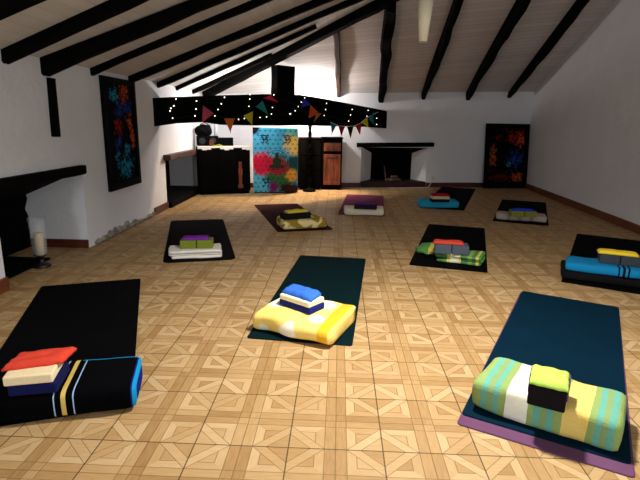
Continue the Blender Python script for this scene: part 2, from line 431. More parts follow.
# skirting boards
def skirt(name, p, q, h, th, mat, side=1):
    p, q = Vector((*p, 0)), Vector((*q, 0)); d = (q-p).normalized(); n = Vector((-d.y, d.x, 0))*side*th
    bm = bmesh.new(); hexa(bm, [p, q, q+n, p+n]+[v+Vector((0, 0, h)) for v in (p, q, q+n, p+n)])
    return struct(name, bm, mat)
skirt('baseboard_right', (right_x(-3.1), -3.1), (right_x(CY-0.02), CY-0.02), 0.105, 0.022, MAT['baseboard'], 1)
skirt('baseboard_back', bp(bx1), bp(CX-0.02), 0.095, 0.022, MAT['basedark'], -1)
skirt('baseboard_back.001', bp(-2.4), bp(bx0), 0.095, 0.022, MAT['basedark'], -1)
skirt('baseboard_left', (LX, -3.1), (LX, O1[0]), 0.10, 0.022, MAT['baseboard'], -1)
skirt('baseboard_left.001', (LX, 6.55), (LX, O2[0]), 0.095, 0.022, MAT['basedark'], -1)
skirt('baseboard_left.002', (LX-0.60, O1[1]), (LX+0.0, O1[1]), 0.085, 0.022, MAT['basedark'], -1)

# bare rubble along the foot of the left wall where the skirting is gone
rs = root('rubble_footing', (LX, 4.86, 0), 0, 'bare grey rubble footing where plaster has crumbled along the left wall', 'stones')
yy = 0.0; i = 0
while yy < 1.68:
    l = random.uniform(0.10, 0.2); h = random.uniform(0.05, 0.11)*(0.75+0.25*math.sin(yy*4))
    b = bmesh.new(); bmesh.ops.create_icosphere(b, subdivisions=3, radius=1)
    for v in b.verts: v.co += noise.noise_vector(v.co*1.7+Vector((i*5, 0, 0)))*0.28
    b.transform(Matrix.Translation((0.002, yy+l/2, h/2)) @ Matrix.Diagonal((0.03, l*0.56, h*0.62, 1)))
    for v in b.verts: v.co.z = max(v.co.z, 0.0)
    mesh('stone', b, MAT['stone'], rs, True); yy += l*0.92; i += 1

# ------------------------------------------------------------------ roof timbers
GJ = 'black joists of the left roof slope'
# y at the left wall, drift of y per metre of x, end x, width, depth, depth at the upper end, label
joists = [(3.07, -.03, 3.4, .09, .09, .09, 'nearest black joist of the left slope, crossing the top left corner of the photo'),
          (3.80, -.10, 3.4, .085, .085, .085, 'black joist of the left slope ending above the left fireplace, second from the camera'),
          (4.30, .02, 3.4, .12, .13, .075, 'thick black joist with blunt wide end above the short wall timber'),
          (5.12, -.08, 3.2, .07, .06, .065, 'thin black joist ending over the near edge of the tall left picture'),
          (6.04, -.09, 2.1, .085, .075, .075, 'black joist ending just beyond the far edge of the tall left picture'),
          (6.97, -.20, 1.85, .08, .065, .07, 'black joist with rough edge meeting the left wall just over the tie beam'),
          (7.77, -.30, -.36, .07, .06, .06, 'long jack joist stopping short of the hip rafter, third from the back left corner'),
          (8.63, -.46, -1.08, .075, .065, .065, 'black jack joist second from the back left corner'),
          (9.25, -.38, -1.78, .07, .06, .06, 'shortest black jack joist tucked into the back left corner')]
for k, (yw, dr, x1, wd, dp, dp1, lab) in enumerate(joists):
    x0 = LX-0.02; ye = yw+dr*(x1+2.52)
    bm = bmesh.new()
    timber(bm, (x0, yw, zl(x0)-dp*0.52), (x1, ye, zl(x1)-dp1*0.52), wd*1.05, dp, n=18, rough=0.014, seed=k, w1=wd*0.9, d1=dp1)
    tag(mesh('ceiling_joist', bm, MAT['beam']), lab, 'ceiling beam', GJ)
GR = 'dark joists of the back roof slope'
bj = [(-0.03, -0.10, .085, .09, 'thin brown joist of the back slope nearest the timber post'),
      (0.80, 0.64, .15, .19, 'thickest dark joist of the back slope with a wavy edge'),
      (1.63, 1.55, .11, .16, 'black joist of the back slope just right of the hanging shade'),
      (2.54, 2.44, .12, .17, 'black joist of the back slope second from the right wall'),
      (3.43, 3.31, .11, .14, 'black joist of the back slope closest to the right wall')]
MAT['brownbeam'] = plain('dark_brown_timber', (70, 52, 44), 0.75, 0.1, 0.3, 8, 0.5, 0.02)
for k, (xa, xb, wd, dp, lab) in enumerate(bj):
    ya = back_y(xa)+0.01; yb = hip_y(xb)+0.05; xe = xa+(xb-xa)*(ya-yb)/2.8
    yb = hip_y(xe)+0.08
    bm = bmesh.new(); dz = -dp*0.53
    timber(bm, (xa, ya, zb(xa, ya)+dz), (xe, yb, zb(xe, yb)+dz), wd*0.7, dp*0.75, n=20, rough=0.03 if k != 1 else 0.06, seed=20+k, w1=wd, d1=dp)
    tag(mesh('ceiling_joist', bm, MAT['brownbeam'] if k == 0 else MAT['beam']), lab, 'ceiling beam', GR)
# hip rafter
xa, xb = -2.45, 3.3
bm = bmesh.new(); timber(bm, (xa, hip_y(xa)-0.02, zl(xa)-0.055), (xb, hip_y(xb)-0.02, zl(xb)-0.055), 0.15, 0.15, n=24, rough=0.02, seed=40)
tag(mesh('hip_rafter', bm, MAT['beam']), 'long black hip rafter running diagonally up from the back left corner', 'ceiling beam')

# tie beam across the corner
BA = Vector((LX, 6.74, 0)); BB = Vector((0.93, 10.03, 0)); bdir = (BB-BA).normalized(); bn = Vector((bdir.y, -bdir.x, 0))   # bn faces the room
def onbeam(px, py, off=0.0): return onplane(px, py, BA+bn*off, bn)
top = [(151, 98), (172, 97), (190, 96.5), (210, 95.6), (230, 95), (262, 94), (282, 94), (300, 94.8), (315, 97), (330, 100), (345, 103), (360, 106), (375, 108.6), (387, 111)]
bot = [(387, 128.5), (372, 127), (350, 124.5), (338, 122), (325, 119.3), (310, 116.4), (299.3, 115.2), (298.6, 125.4), (280, 125.6), (250, 125.4), (226, 125), (210, 122.5), (191, 121), (172, 124), (151, 127)]
bm = bmesh.new(); pts = [onbeam(*p) for p in top+bot]
extrude_poly(bm, pts, -bn*0.2)
bmesh.ops.triangulate(bm, faces=[f for f in bm.faces if len(f.verts) > 4])
tag(mesh('tie_beam', bm, MAT['beam']), 'massive black tie beam across the corner, strung with fairy lights and pennants', 'beam')
# king post on the tie beam
pc = onbeam(282.5, 94, -0.10); ang = math.atan2(bdir.y, bdir.x)
ptop = zl(pc.x)-0.02
bm = bmesh.new(); timber(bm, (pc.x, pc.y, pc.z-0.01), (pc.x, pc.y, zl(pc.x)-0.2), 0.36, 0.2, up=bn, n=6, rough=0.015, seed=50)
tag(mesh('roof_post', bm, MAT['beam']), 'short thick black post between the tie beam and the hip rafter', 'post')

# short timber on the left wall
bm = bmesh.new(); timber(bm, (LX+0.022, 4.32, 1.12), (LX+0.022, 4.33, 1.615), 0.065, 0.05, up=(1, 0, 0), n=8, rough=0.012, seed=60)
tag(mesh('wall_timber', bm, MAT['beam']), 'short black upright timber set in the left wall below the joists', 'timber')

# ------------------------------------------------------------------ fireplaces
r = root('fireplace', (LX, 0, 0), 0, 'large open fireplace in the left wall, nearest the camera, black inside', 'fireplace', 'open fireplaces in the walls')
bm = bmesh.new(); timber(bm, (0.0, 3.2, 0.80), (0.0, 4.72, 0.797), 0.12, 0.085, n=16, rough=0.012, seed=61); mesh('mantel', bm, MAT['mantel'], r)
bm = bmesh.new()
extrude_poly(bm, [(-0.05, O1[0], 0.765), (-0.64, O1[0], 0.51), (-0.64, O1[0], 0.765)], (0, O1[1]-O1[0], 0)); mesh('smoke_hood', bm, MAT['soot'], r)
bm = bmesh.new(); n = 14; ro = []
for i in range(n+1):
    z = 0.765*i/n; y = O1[1]-0.02+0.0*z; ro.append((z, -0.60+0.03*noise.noise(Vector((z*9, 1, 2)))))
lo = [bm.verts.new((x, O1[0], z)) for z, x in ro]; hi = [bm.verts.new((x, O1[1], z)) for z, x in ro]
l2 = [bm.verts.new((-0.68, O1[0], z)) for z, x in ro]; h2 = [bm.verts.new((-0.68, O1[1], z)) for z, x in ro]
for i in range(n):
    bm.faces.new((lo[i], hi[i], hi[i+1], lo[i+1])); bm.faces.new((l2[i], h2[i], h2[i+1], l2[i+1]))
    bm.faces.new((lo[i], lo[i+1], l2[i+1], l2[i])); bm.faces.new((hi[i], hi[i+1], h2[i+1], h2[i]))
bm.faces.new((lo[0], hi[0], h2[0], l2[0])); bm.faces.new((lo[n], hi[n], h2[n], l2[n]))
mesh('firebox', bm, MAT['soot'], r)
bm = bmesh.new(); box(bm, -0.55, -0.14, O1[0]+0.01, O1[1]-0.45, 0, 0.02, 0.005); mesh('hearth', bm, MAT['soot'], r)

r = root('fireplace', (LX, 0, 0), 0, 'corner fireplace half hidden behind the black sideboard, brown wooden mantel', 'fireplace', 'open fireplaces in the walls')
bm = bmesh.new(); timber(bm, (0.03, 7.02, 0.742), (0.03, 8.30, 0.748), 0.15, 0.08, n=8, rough=0.006, seed=62); mesh('mantel', bm, MAT['redwood'], r)
bm = bmesh.new(); extrude_poly(bm, [(-0.03, O2[0], 0.70), (-0.62, O2[0], 0.54), (-0.62, O2[0], 0.70)], (0, O2[1]-O2[0], 0)); mesh('smoke_hood', bm, MAT['soot'], r)
bm = bmesh.new(); box(bm, -0.66, -0.58, O2[0], O2[1], 0, 0.70); mesh('firebox', bm, MAT['soot'], r)
bm = bmesh.new(); box(bm, -0.57, 0.06, O2[0]+0.02, O2[1], 0, 0.09, 0.008); mesh('hearth', bm, MAT['black'], r)

ang_b = math.atan(0.19)
r = root('fireplace', (0, 9.85, 0), ang_b, 'middle fireplace in the back wall with splayed white reveals and black back', 'fireplace', 'open fireplaces in the walls')
cb = math.cos(ang_b); lx = lambda x: x/cb
bm = bmesh.new(); timber(bm, (lx(bx0)-0.10, -0.02, 0.845), (lx(bx1)+0.09, -0.02, 0.868), 0.16, 0.085, n=12, rough=0.006, seed=63); mesh('mantel', bm, MAT['mantel'], r)
bm = bmesh.new(); extrude_poly(bm, [(lx(bx0), 0.02, 0.80), (lx(bx0), bd, 0.66), (lx(bx0), bd, 0.80)], (lx(bx1)-lx(bx0), 0, 0)); mesh('smoke_hood', bm, MAT['soot'], r)
bm = bmesh.new(); box(bm, lx(bx0)+0.26, lx(bx1)-0.16, bd-0.03, bd+0.05, 0, 0.8); mesh('firebox', bm, MAT['soot'], r)
bm = bmesh.new(); box(bm, lx(bx0)+0.01, lx(bx1)-0.01, -0.03, bd-0.03, 0, 0.115, 0.01); mesh('hearth', bm, MAT['hearth'], r)
# logs and a pale stick in the grate
lr = root('firewood', (1.13, 10.20, 0.115), 0.3, 'small heap of firewood with pale ash in the middle fireplace', 'firewood')
MAT['log'] = plain('ashy_log', (92, 74, 60), 0.9, 0.1, 0.4, 14, 0.5)
for k, (p, q, rd) in enumerate([((-0.13, 0, 0.03), (0.12, 0.05, 0.03), 0.03), ((-0.1, -0.07, 0.03), (0.14, -0.06, 0.03), 0.028), ((-0.06, -0.02, 0.08), (0.09, -0.03, 0.085), 0.03)]):
    bm = bmesh.new(); tube(bm, [Vector(p).lerp(Vector(q), f/4)+noise.noise_vector(Vector((f, k, 1)))*0.008 for f in range(5)], rd, 9); mesh('log', bm, MAT['log'], lr, True)
bm = bmesh.new(); tube(bm, [(-0.15, 0.02, 0.0), (-0.17, 0.10, 0.30)], 0.013, 7)
mesh('poker_stick', bm, MAT['log'], lr)

# white cable along the middle hearth and its wall plug
cr_ = root('power_cable', (0, 0, 0), 0, 'thin white cable lying along the back wall below the middle fireplace', 'cable')
cpx = [(344, 188), (356, 188), (370, 188), (384, 188), (398, 188), (412, 187.6), (420, 186.6), (425, 185)]
pts = [onz(*p, 0.006) for p in cpx]
pts = [Vector((p.x, min(p.y, back_y(p.x)-0.08), 0.006)) for p in pts]
e = Vector((*bp(1.93, -0.012), 0.17)); pts += [Vector((1.86, back_y(1.86)-0.06, 0.02)), Vector((1.92, back_y(1.92)-0.035, 0.11)), e]
bm = bmesh.new(); tube(bm, pts, 0.006, 6); mesh('wire', bm, MAT['cable'], cr_)
bm = bmesh.new(); b = bmesh.new(); box(b, -0.035, 0.035, -0.03, 0.0, -0.035, 0.035, 0.008); join(bm, b, Matrix.Translation((*bp(1.94), 0.19)) @ Matrix.Rotation(ang_b, 4, 'Z'))
mesh('plug', bm, MAT['cable'], cr_)

# ------------------------------------------------------------------ pictures
def picture(name, loc, rz, W, Hh, lean, pm, fw, label):
    r = root(name, loc, rz, label, 'picture'); r.rotation_euler = (lean, 0, rz)
    bm = bmesh.new()
    for x0, x1, z0, z1 in ((-W/2, W/2, 0, fw*1.25), (-W/2, W/2, Hh-fw, Hh), (-W/2, -W/2+fw, fw*1.25, Hh-fw), (W/2-fw, W/2, fw*1.25, Hh-fw)): box(bm, x0, x1, -0.035, 0.0, z0, z1)
    mesh('frame', bm, MAT['black'], r)
    bm = bmesh.new(); box(bm, -W/2+fw*0.9, W/2-fw*0.9, -0.018, -0.004, fw, Hh-fw*0.9); mesh('canvas', bm, pm, r)
    return r
CYA, BLU, ORA, RED = (46, 160, 196), (36, 74, 160), (216, 96, 40), (176, 44, 30)
pm1 = painting_material('dark_abstract_blue_orange', 0.84, 1.22, [(.34, .86, .13, .08, CYA), (.45, .72, .14, .08, BLU), (.76, .75, .13, .07, BLU), (.55, .20, .26, .10, CYA), (.36, .42, .12, .08, BLU),
    (.62, .88, .16, .09, ORA), (.78, .58, .10, .12, ORA), (.40, .56, .13, .07, RED), (.84, .45, .09, .09, ORA), (.60, .36, .10, .06, CYA), (.28, .30, .07, .05, CYA)], 3.3)
pm2 = painting_material('dark_abstract_red_blue', 0.95, 1.31, [(.76, .80, .26, .14, RED), (.84, .74, .10, .10, ORA), (.18, .50, .10, .20, (190, 92, 44)), (.72, .46, .22, .16, BLU), (.55, .38, .08, .05, CYA),
    (.80, .17, .20, .08, ORA), (.35, .17, .30, .07, (110, 30, 24)), (.30, .78, .10, .06, (110, 30, 24))], 8.2)
picture('framed_picture', (LX+0.004, 5.67, 0.50), math.pi/2, 0.84, 1.22, 0.0, pm1, 0.065, 'tall black framed abstract picture with blue and orange patches hung on the left wall').rotation_euler = (0, 0, math.pi/2)
pl = Vector((3.46, 0, 0)); pl.y = back_y(3.46)-0.17
picture('framed_picture', (pl.x, pl.y, 0), ang_b, 0.95, 1.31, -0.10, pm2, 0.10, 'large black framed abstract picture with red corners leaning in the back right corner')

# ------------------------------------------------------------------ candle in the left fireplace
cp = onz(42, 266.5)
r = root('hurricane_candle', (cp.x, cp.y, 0), 0, 'cream candle in a tall glass hurricane on a dark metal foot by the left fireplace', 'candle holder')
MAT['iron'] = plain('dark_iron', (20, 17, 15), 0.45, 0.5, 0.2, 20, 0.1)
bm = bmesh.new(); lathe(bm, [(0.075, 0), (0.078, 0.012), (0.05, 0.03), (0.02, 0.045), (0.018, 0.075), (0.035, 0.095), (0.058, 0.105), (0.058, 0.112)], 24); mesh('foot', bm, MAT['iron'], r, True)
bm = bmesh.new(); lathe(bm, [(0.036, 0.112), (0.037, 0.30), (0.034, 0.306), (0.012, 0.302)], 20); mesh('candle', bm, MAT['wax'], r, True)
bm = bmesh.new(); prof = [(0.056, 0.113), (0.06, 0.2), (0.064, 0.32), (0.072, 0.44)]
seg = 28; rr = []
for rad, z in prof+[(a-0.003, z) for a, z in prof[::-1]]:
    rr.append([bm.verts.new((rad*math.cos(2*math.pi*i/seg), rad*math.sin(2*math.pi*i/seg), z)) for i in range(seg)])
for a, b in zip(rr, rr[1:]+rr[:1]):
    for i in range(seg): bm.faces.new((a[i], a[(i+1) % seg], b[(i+1) % seg], b[i]))
mesh('glass_chimney', bm, MAT['glass'], r, True)

# ------------------------------------------------------------------ hanging shade
px_, py_ = 0.81, 4.6
pp = onplane(423, 42, (0, 4.6, 0), Vector((0, 1, 0))); px_ = pp.x
r = root('pendant_shade', (px_, 4.6, pp.z), 0, 'slim cream paper cone shade hanging from the ceiling on a thin cord', 'pendant lamp')
bm = bmesh.new(); prof = [(0.036, 0.0), (0.068, 0.325)]; seg = 28; rr = []
for rad, z in prof+[(a-0.003, z) for a, z in prof[::-1]]:
    rr.append([bm.verts.new((rad*math.cos(2*math.pi*i/seg), rad*math.sin(2*math.pi*i/seg), z)) for i in range(seg)])
for a, b in zip(rr, rr[1:]+rr[:1]):
    for i in range(seg): bm.faces.new((a[i], a[(i+1) % seg], b[(i+1) % seg], b[i]))
mesh('lamp_shade', bm, MAT['paper'], r, True)
bm = bmesh.new(); lathe(bm, [(0.034, 0.004), (0.034, 0.012)], 20); mesh('lower_rim', bm, MAT['brownbeam'], r)
bm = bmesh.new(); tube(bm, [(0, 0, 0.2), (0, 0, zl(px_)-pp.z)], 0.004); tube(bm, [(-0.064, 0, 0.32), (0.064, 0, 0.32)], 0.003); mesh('cord', bm, MAT['wire'], r)

# ------------------------------------------------------------------ altar corner
def frame2(p, q):
    p, q = Vector((p[0], p[1], 0)), Vector((q[0], q[1], 0)); d = q-p
    return p, math.atan2(d.y, d.x), d.length
# black sideboard with a white runner
p, a, L = frame2((-2.41, 8.40), (-1.58, 8.76))
SBH = 0.83
sb = root('sideboard', p, a, 'black sideboard under a white runner at the back left, left of the tie-dye hanging', 'sideboard')
bm = bmesh.new(); box(bm, 0, L, 0.0, 0.24, 0.05, SBH, 0.008); box(bm, 0.02, L-0.02, 0.02, 0.22, 0, 0.06); mesh('carcass', bm, MAT['blackwood'], sb)
for x0, x1 in ((0.02, L*0.36), (L*0.37, L*0.70)):
    bm = bmesh.new(); box(bm, x0, x1, -0.012, 0.006, 0.08, SBH-0.04, 0.004); d = mesh('door', bm, MAT['blackwood'], sb)
    bm = bmesh.new(); ball(bm, (x1-0.03 if x0 < 0.1 else x0+0.03, -0.022, SBH*0.55), 0.012); mesh('knob', bm, MAT['black'], d, True)
bm = bmesh.new()
for z0, h, wd in ((0.10, 0.07, 0.045), (0.17, 0.16, 0.03), (0.33, 0.12, 0.038), (0.45, 0.12, 0.028)):
    box(bm, L*0.80-wd, L*0.80+wd, -0.03, 0.0, z0, z0+h, 0.012, 3)
cs = mesh('carved_post', bm, MAT['cupboard'], sb, False); cs['label'] = 'orange brown carved wooden post on the front'
bm = bmesh.new(); box(bm, -0.008, L+0.008, -0.018, 0.245, SBH, SBH+0.010, 0.004)
for k in range(12):
    x0 = -0.008+k*(L+0.016)/12; h = 0.035+0.022*math.sin(k*1.3)
    box(bm, x0, x0+(L+0.016)/12, -0.022, -0.014, SBH-h, SBH+0.006)
tag(mesh('table_runner', bm, MAT['cloth_white']), 'white cloth runner draped over the top of the black sideboard', 'cloth')
rn = bpy.data.objects['table_runner']; rn.location = p; rn.rotation_euler = (0, 0, a)
mtx = Matrix.Translation(p) @ Matrix.Rotation(a, 4, 'Z')
def onside(x, y, z=0.0): return mtx @ Vector((x, y, SBH+0.010+z))
r = root('stereo', onside(0.20, 0.15), a, 'black boxy stereo on the white runner, left end of the sideboard', 'stereo')
bm = bmesh.new(); box(bm, -0.19, 0.17, -0.075, 0.075, 0, 0.17, 0.012); mesh('housing', bm, MAT['black'], r)
for x in (-0.11, 0.07):
    bm = bmesh.new(); b = bmesh.new(); lathe(b, [(0.055, 0), (0.055, 0.006), (0.03, 0.008)], 20); join(bm, b, Matrix.Translation((x, -0.075, 0.085)) @ Matrix.Rotation(math.pi/2, 4, 'X')); mesh('speaker_cone', bm, MAT['iron'], r)
r = root('storage_box', onside(0.50, 0.16), a, 'low flat black box right of the stereo on the white runner', 'box')
bm = bmesh.new(); box(bm, -0.12, 0.13, -0.07, 0.07, 0, 0.125, 0.008); mesh('box_body', bm, MAT['black'], r)
bm = bmesh.new(); box(bm, -0.123, 0.133, -0.073, 0.073, 0.125, 0.14, 0.004); mesh('lid', bm, MAT['black'], r)
# dark bag on the stereo
bm = bmesh.new(); b = bmesh.new(); bmesh.ops.create_icosphere(b, subdivisions=4, radius=1)
for v in b.verts: v.co *= 1+0.28*noise.noise(v.co*1.6)
join(bm, b, Matrix.Translation((0, 0, 0.085)) @ Matrix.Diagonal((0.15, 0.065, 0.105, 1)))
for v in bm.verts: v.co.z = max(0, v.co.z)
r = root('soft_bag', onside(0.14, 0.135, 0.17), a, 'crumpled black bag lying on top of the black stereo', 'bag'); mesh('bag_body', bm, MAT['black'], r, True)
bm = bmesh.new(); tube(bm, [(-0.10, 0, 0.13), (-0.06, -0.02, 0.20), (0.0, -0.03, 0.22), (0.06, -0.02, 0.20), (0.10, 0, 0.13)], 0.008); mesh('strap', bm, MAT['black'], r, True)
# bottle behind the bag
r = root('plastic_bottle', onside(0.345, 0.18, 0.17), a, 'pale grey bottle standing on the stereo beside the crumpled black bag', 'bottle')
MAT['pale'] = plain('pale_plastic', (170, 176, 186), 0.3, 0.5, 0.05, 10, 0)
bm = bmesh.new(); lathe(bm, [(0.03, 0), (0.032, 0.02), (0.032, 0.21), (0.014, 0.24), (0.013, 0.25)], 18); mesh('bottle_body', bm, MAT['pale'], r, True)
bm = bmesh.new(); lathe(bm, [(0.016, 0.25), (0.016, 0.275)], 14); mesh('cap', bm, MAT['black'], r)
# yellow green cloth and little wooden box
bm = bmesh.new(); n = 14; g = [[None]*(n+1) for _ in range(n+1)]
for i in range(n+1):
    for j in range(n+1):
        x = (i/n-0.5)*0.24; y = (j/n-0.5)*0.07; z = 0.004+0.05*max(0, noise.noise(Vector((x*14, y*14, 3)))+0.35)*(1-(2*i/n-1)**2)*(1-(2*j/n-1)**2)
        g[i][j] = bm.verts.new((x, y, z))
for i in range(n):
    for j in range(n): bm.faces.new((g[i][j], g[i+1][j], g[i+1][j+1], g[i][j+1]))
bmesh.ops.solidify(bm, geom=list(bm.faces), thickness=0.004)
o = tag(mesh('crumpled_cloth', bm, fabric('yellow_green_cloth', (168, 168, 40)), None, True), 'crumpled yellow green cloth in front of the stereo on the runner', 'cloth'); o.location = onside(0.34, 0.026, 0.001); o.rotation_euler = (0, 0, a)
r = root('trinket_box', onside(0.25, 0.046), a, 'tiny brown wooden box behind the yellow green cloth', 'box')
bm = bmesh.new(); box(bm, -0.045, 0.03, 0.0, 0.015, 0.03, 0.095, 0.004); mesh('box_body', bm, MAT['cupboard'], r)
bm = bmesh.new(); box(bm, -0.045, 0.03, 0.0, 0.013, 0.0, 0.03); mesh('box_foot', bm, MAT['cupboard'], r)

# tall altar cabinet with the tie-dye hanging
p, a, L = frame2((-1.52, 8.80), (-0.76, 8.92))
AH = 1.15
ac = root('altar_cabinet', p, a, 'tall dark cabinet hidden behind the tie-dye wall hanging', 'cabinet')
bm = bmesh.new(); box(bm, 0.0, L, 0.02, 0.32, 0.0, AH, 0.006); mesh('carcass', bm, MAT['blackwood'], ac)
bm = bmesh.new(); box(bm, 0.02, L-0.02, 0.008, 0.022, 0.05, AH-0.04, 0.003); mesh('door', bm, MAT['blackwood'], ac)
TW, TH = L+0.03, AH+0.0
mtx2 = Matrix.Translation(p) @ Matrix.Rotation(a, 4, 'Z')
tp = root('tie_dye_hanging', mtx2 @ Vector((L/2, 0, 0)), a, 'bright tie-dye cloth with printed symbols and a seated figure, hung over the altar cabinet', 'wall hanging')
bm = bmesh.new(); nu, nv = 26, 30; g = {}
def drape(u, s): return -0.012+0.006*math.sin(u*16+2*s)+0.004*noise.noise(Vector((u*5, s*4, 0)))
for i in range(nu+1):
    for j in range(nv+1):
        u, s = i/nu, j/nv; g[i, j] = bm.verts.new(((u-0.5)*TW, drape(u, s), 0.02+s*(TH-0.01)))
for i in range(nu+1):
    g[i, nv+1] = bm.verts.new(((i/nu-0.5)*TW, 0.28, TH+0.010))
for i in range(nu):
    for j in range(nv+1): bm.faces.new((g[i, j], g[i+1, j], g[i+1, j+1], g[i, j+1]))
mesh('cloth', bm, tapestry_material(TW, TH), tp, True)
MAT['ink'] = plain('black_print', (5, 8, 14), 0.9, 0.1, 0.1, 20, 0)
def symbol(cu, cs, h):
    """om-like printed sign: a bar with curled strokes under it"""
    bm = bmesh.new(); c = Vector(((cu-0.5)*TW, -0.024, cs*TH)); k = h
    def st(pts, r=0.085): tube(bm, [c+Vector((x*k, 0, y*k)) for x, y in pts], r*k, 5)
    st([(-0.75, 0.62), (0.0, 0.68), (0.8, 0.62)], 0.07)
    st([(-0.62, 0.30), (-0.35, 0.45), (-0.12, 0.28), (-0.30, 0.02), (-0.05, -0.15), (-0.10, -0.45), (-0.40, -0.60), (-0.62, -0.42)])
    st([(-0.25, 0.0), (0.10, -0.05), (0.30, 0.12), (0.55, 0.05), (0.60, -0.25), (0.40, -0.45), (0.22, -0.60)])
    st([(0.18, 0.36), (0.38, 0.24), (0.58, 0.40)], 0.07)
    b = bmesh.new(); bmesh.ops.create_icosphere(b, subdivisions=1, radius=0.09*k); join(bm, b, Matrix.Translation(c+Vector((0.38*k, 0, 0.46*k))))
    for v in bm.verts: v.co.y = -0.021+(v.co.y+0.024)*0.15
    mesh('printed_symbol', bm, MAT['ink'], tp)
symbol(0.25, 0.835, 0.10); symbol(0.76, 0.835, 0.10); symbol(0.28, 0.165, 0.10)
# the seated figure printed in the middle
bm = bmesh.new(); c = Vector((0.03*TW, -0.021, 0.50*TH)); kk = 0.19
outl = [(-0.62, -0.62), (-0.78, -0.50), (-0.55, -0.32), (-0.36, -0.28), (-0.42, 0.05), (-0.34, 0.26), (-0.12, 0.34), (-0.17, 0.50), (-0.13, 0.70), (0.0, 0.84),
        (0.13, 0.70), (0.17, 0.50), (0.12, 0.34), (0.34, 0.26), (0.42, 0.05), (0.36, -0.28), (0.55, -0.32), (0.78, -0.50), (0.62, -0.62)]
extrude_poly(bm, [c+Vector((x*kk, 0, y*kk)) for x, y in outl], (0, 0.003, 0)); mesh('printed_figure', bm, plain('dark_olive_print', (38, 46, 34), 0.9, 0.1, 0.3, 60, 0), tp)

# dark cabinet and wooden cupboard to the right
p, a, L = frame2((-0.75, 9.36), (-0.335, 9.435))
r = root('tall_chest', p, a, 'plain black chest between the tie-dye hanging and the red brown cupboard', 'cabinet')
bm = bmesh.new(); box(bm, 0, L, 0, 0.28, 0.03, 0.97, 0.006); mesh('carcass', bm, MAT['blackwood'], r)
bm = bmesh.new(); box(bm, 0, L, -0.012, 0.29, 0.97, 0.995, 0.005); mesh('chest_top', bm, MAT['redwood'], r)
for z0 in (0.06, 0.36, 0.66):
    bm = bmesh.new(); box(bm, 0.015, L-0.015, -0.012, 0.005, z0, z0+0.28, 0.004); d = mesh('drawer', bm, MAT['blackwood'], r)
    bm = bmesh.new(); ball(bm, (L/2, -0.02, z0+0.14), 0.014); mesh('knob', bm, MAT['iron'], d, True)
bm = bmesh.new(); box(bm, 0.02, L-0.02, 0.02, 0.26, 0, 0.035); mesh('plinth', bm, MAT['blackwood'], r)
p, a, L = frame2((-0.32, 9.44), (0.06, 9.50))
r = root('cupboard', p, a, 'red brown wooden cupboard with panelled door beside the white chimney breast', 'cupboard')
bm = bmesh.new(); box(bm, 0, L, 0, 0.28, 0.04, 0.97, 0.006); mesh('carcass', bm, MAT['blackwood'], r)
bm = bmesh.new(); box(bm, 0, L+0.01, -0.015, 0.29, 0.97, 1.0, 0.006); mesh('cupboard_top', bm, MAT['blackwood'], r)
bm = bmesh.new(); box(bm, 0.03, L-0.03, -0.014, 0.005, 0.74, 0.89, 0.004); box(bm, 0.07, L-0.07, -0.022, -0.012, 0.775, 0.855, 0.006); d = mesh('drawer', bm, MAT['cupboard'], r)
bm = bmesh.new(); ball(bm, (L/2, -0.03, 0.815), 0.012); mesh('knob', bm, MAT['iron'], d, True)
bm = bmesh.new()
for x0, x1, z0, z1 in ((0.03, 0.075, 0.10, 0.68), (L-0.075, L-0.03, 0.10, 0.68), (0.075, L-0.075, 0.10, 0.16), (0.075, L-0.075, 0.62, 0.68)): box(bm, x0, x1, -0.016, 0.005, z0, z1, 0.004)
d = mesh('door', bm, MAT['cupboard'], r)
bm = bmesh.new(); box(bm, 0.075, L-0.075, -0.006, 0.004, 0.16, 0.62); mesh('door_panel', bm, MAT['cupboard'], d)
bm = bmesh.new(); ball(bm, (0.055, -0.026, 0.40), 0.012); mesh('knob', bm, MAT['iron'], d, True)
bm = bmesh.new(); box(bm, 0.02, L-0.02, 0.02, 0.26, 0, 0.045); mesh('plinth', bm, MAT['blackwood'], r)

# twisted floor lamp whose bulb hides behind the tie beam
r = root('floor_lamp', (-0.545, 9.20, 0), 0, 'black floor lamp with a twisted pole, its head hidden behind the tie beam', 'floor lamp')
bm = bmesh.new(); lathe(bm, [(0.125, 0), (0.125, 0.02), (0.07, 0.045), (0.035, 0.07), (0.03, 0.09)], 24); mesh('base', bm, MAT['black'], r, True)
bm = bmesh.new(); lathe(bm, [(0.027, 0.09+1.36*i/90) for i in range(91)], 14, lambda a, z: 1+0.30*math.cos(2*a-z*42)); mesh('twisted_pole', bm, MAT['black'], r, True)
bm = bmesh.new(); lathe(bm, [(0.03, 1.45), (0.022, 1.47), (0.022, 1.53)], 14); mesh('lamp_holder', bm, MAT['iron'], r, True)
bm = bmesh.new(); ball(bm, (0, 0, 1.575), 0.036, 1, 1, 1.2, 3); mesh('bulb', bm, MAT['lampbulb'], r, True)

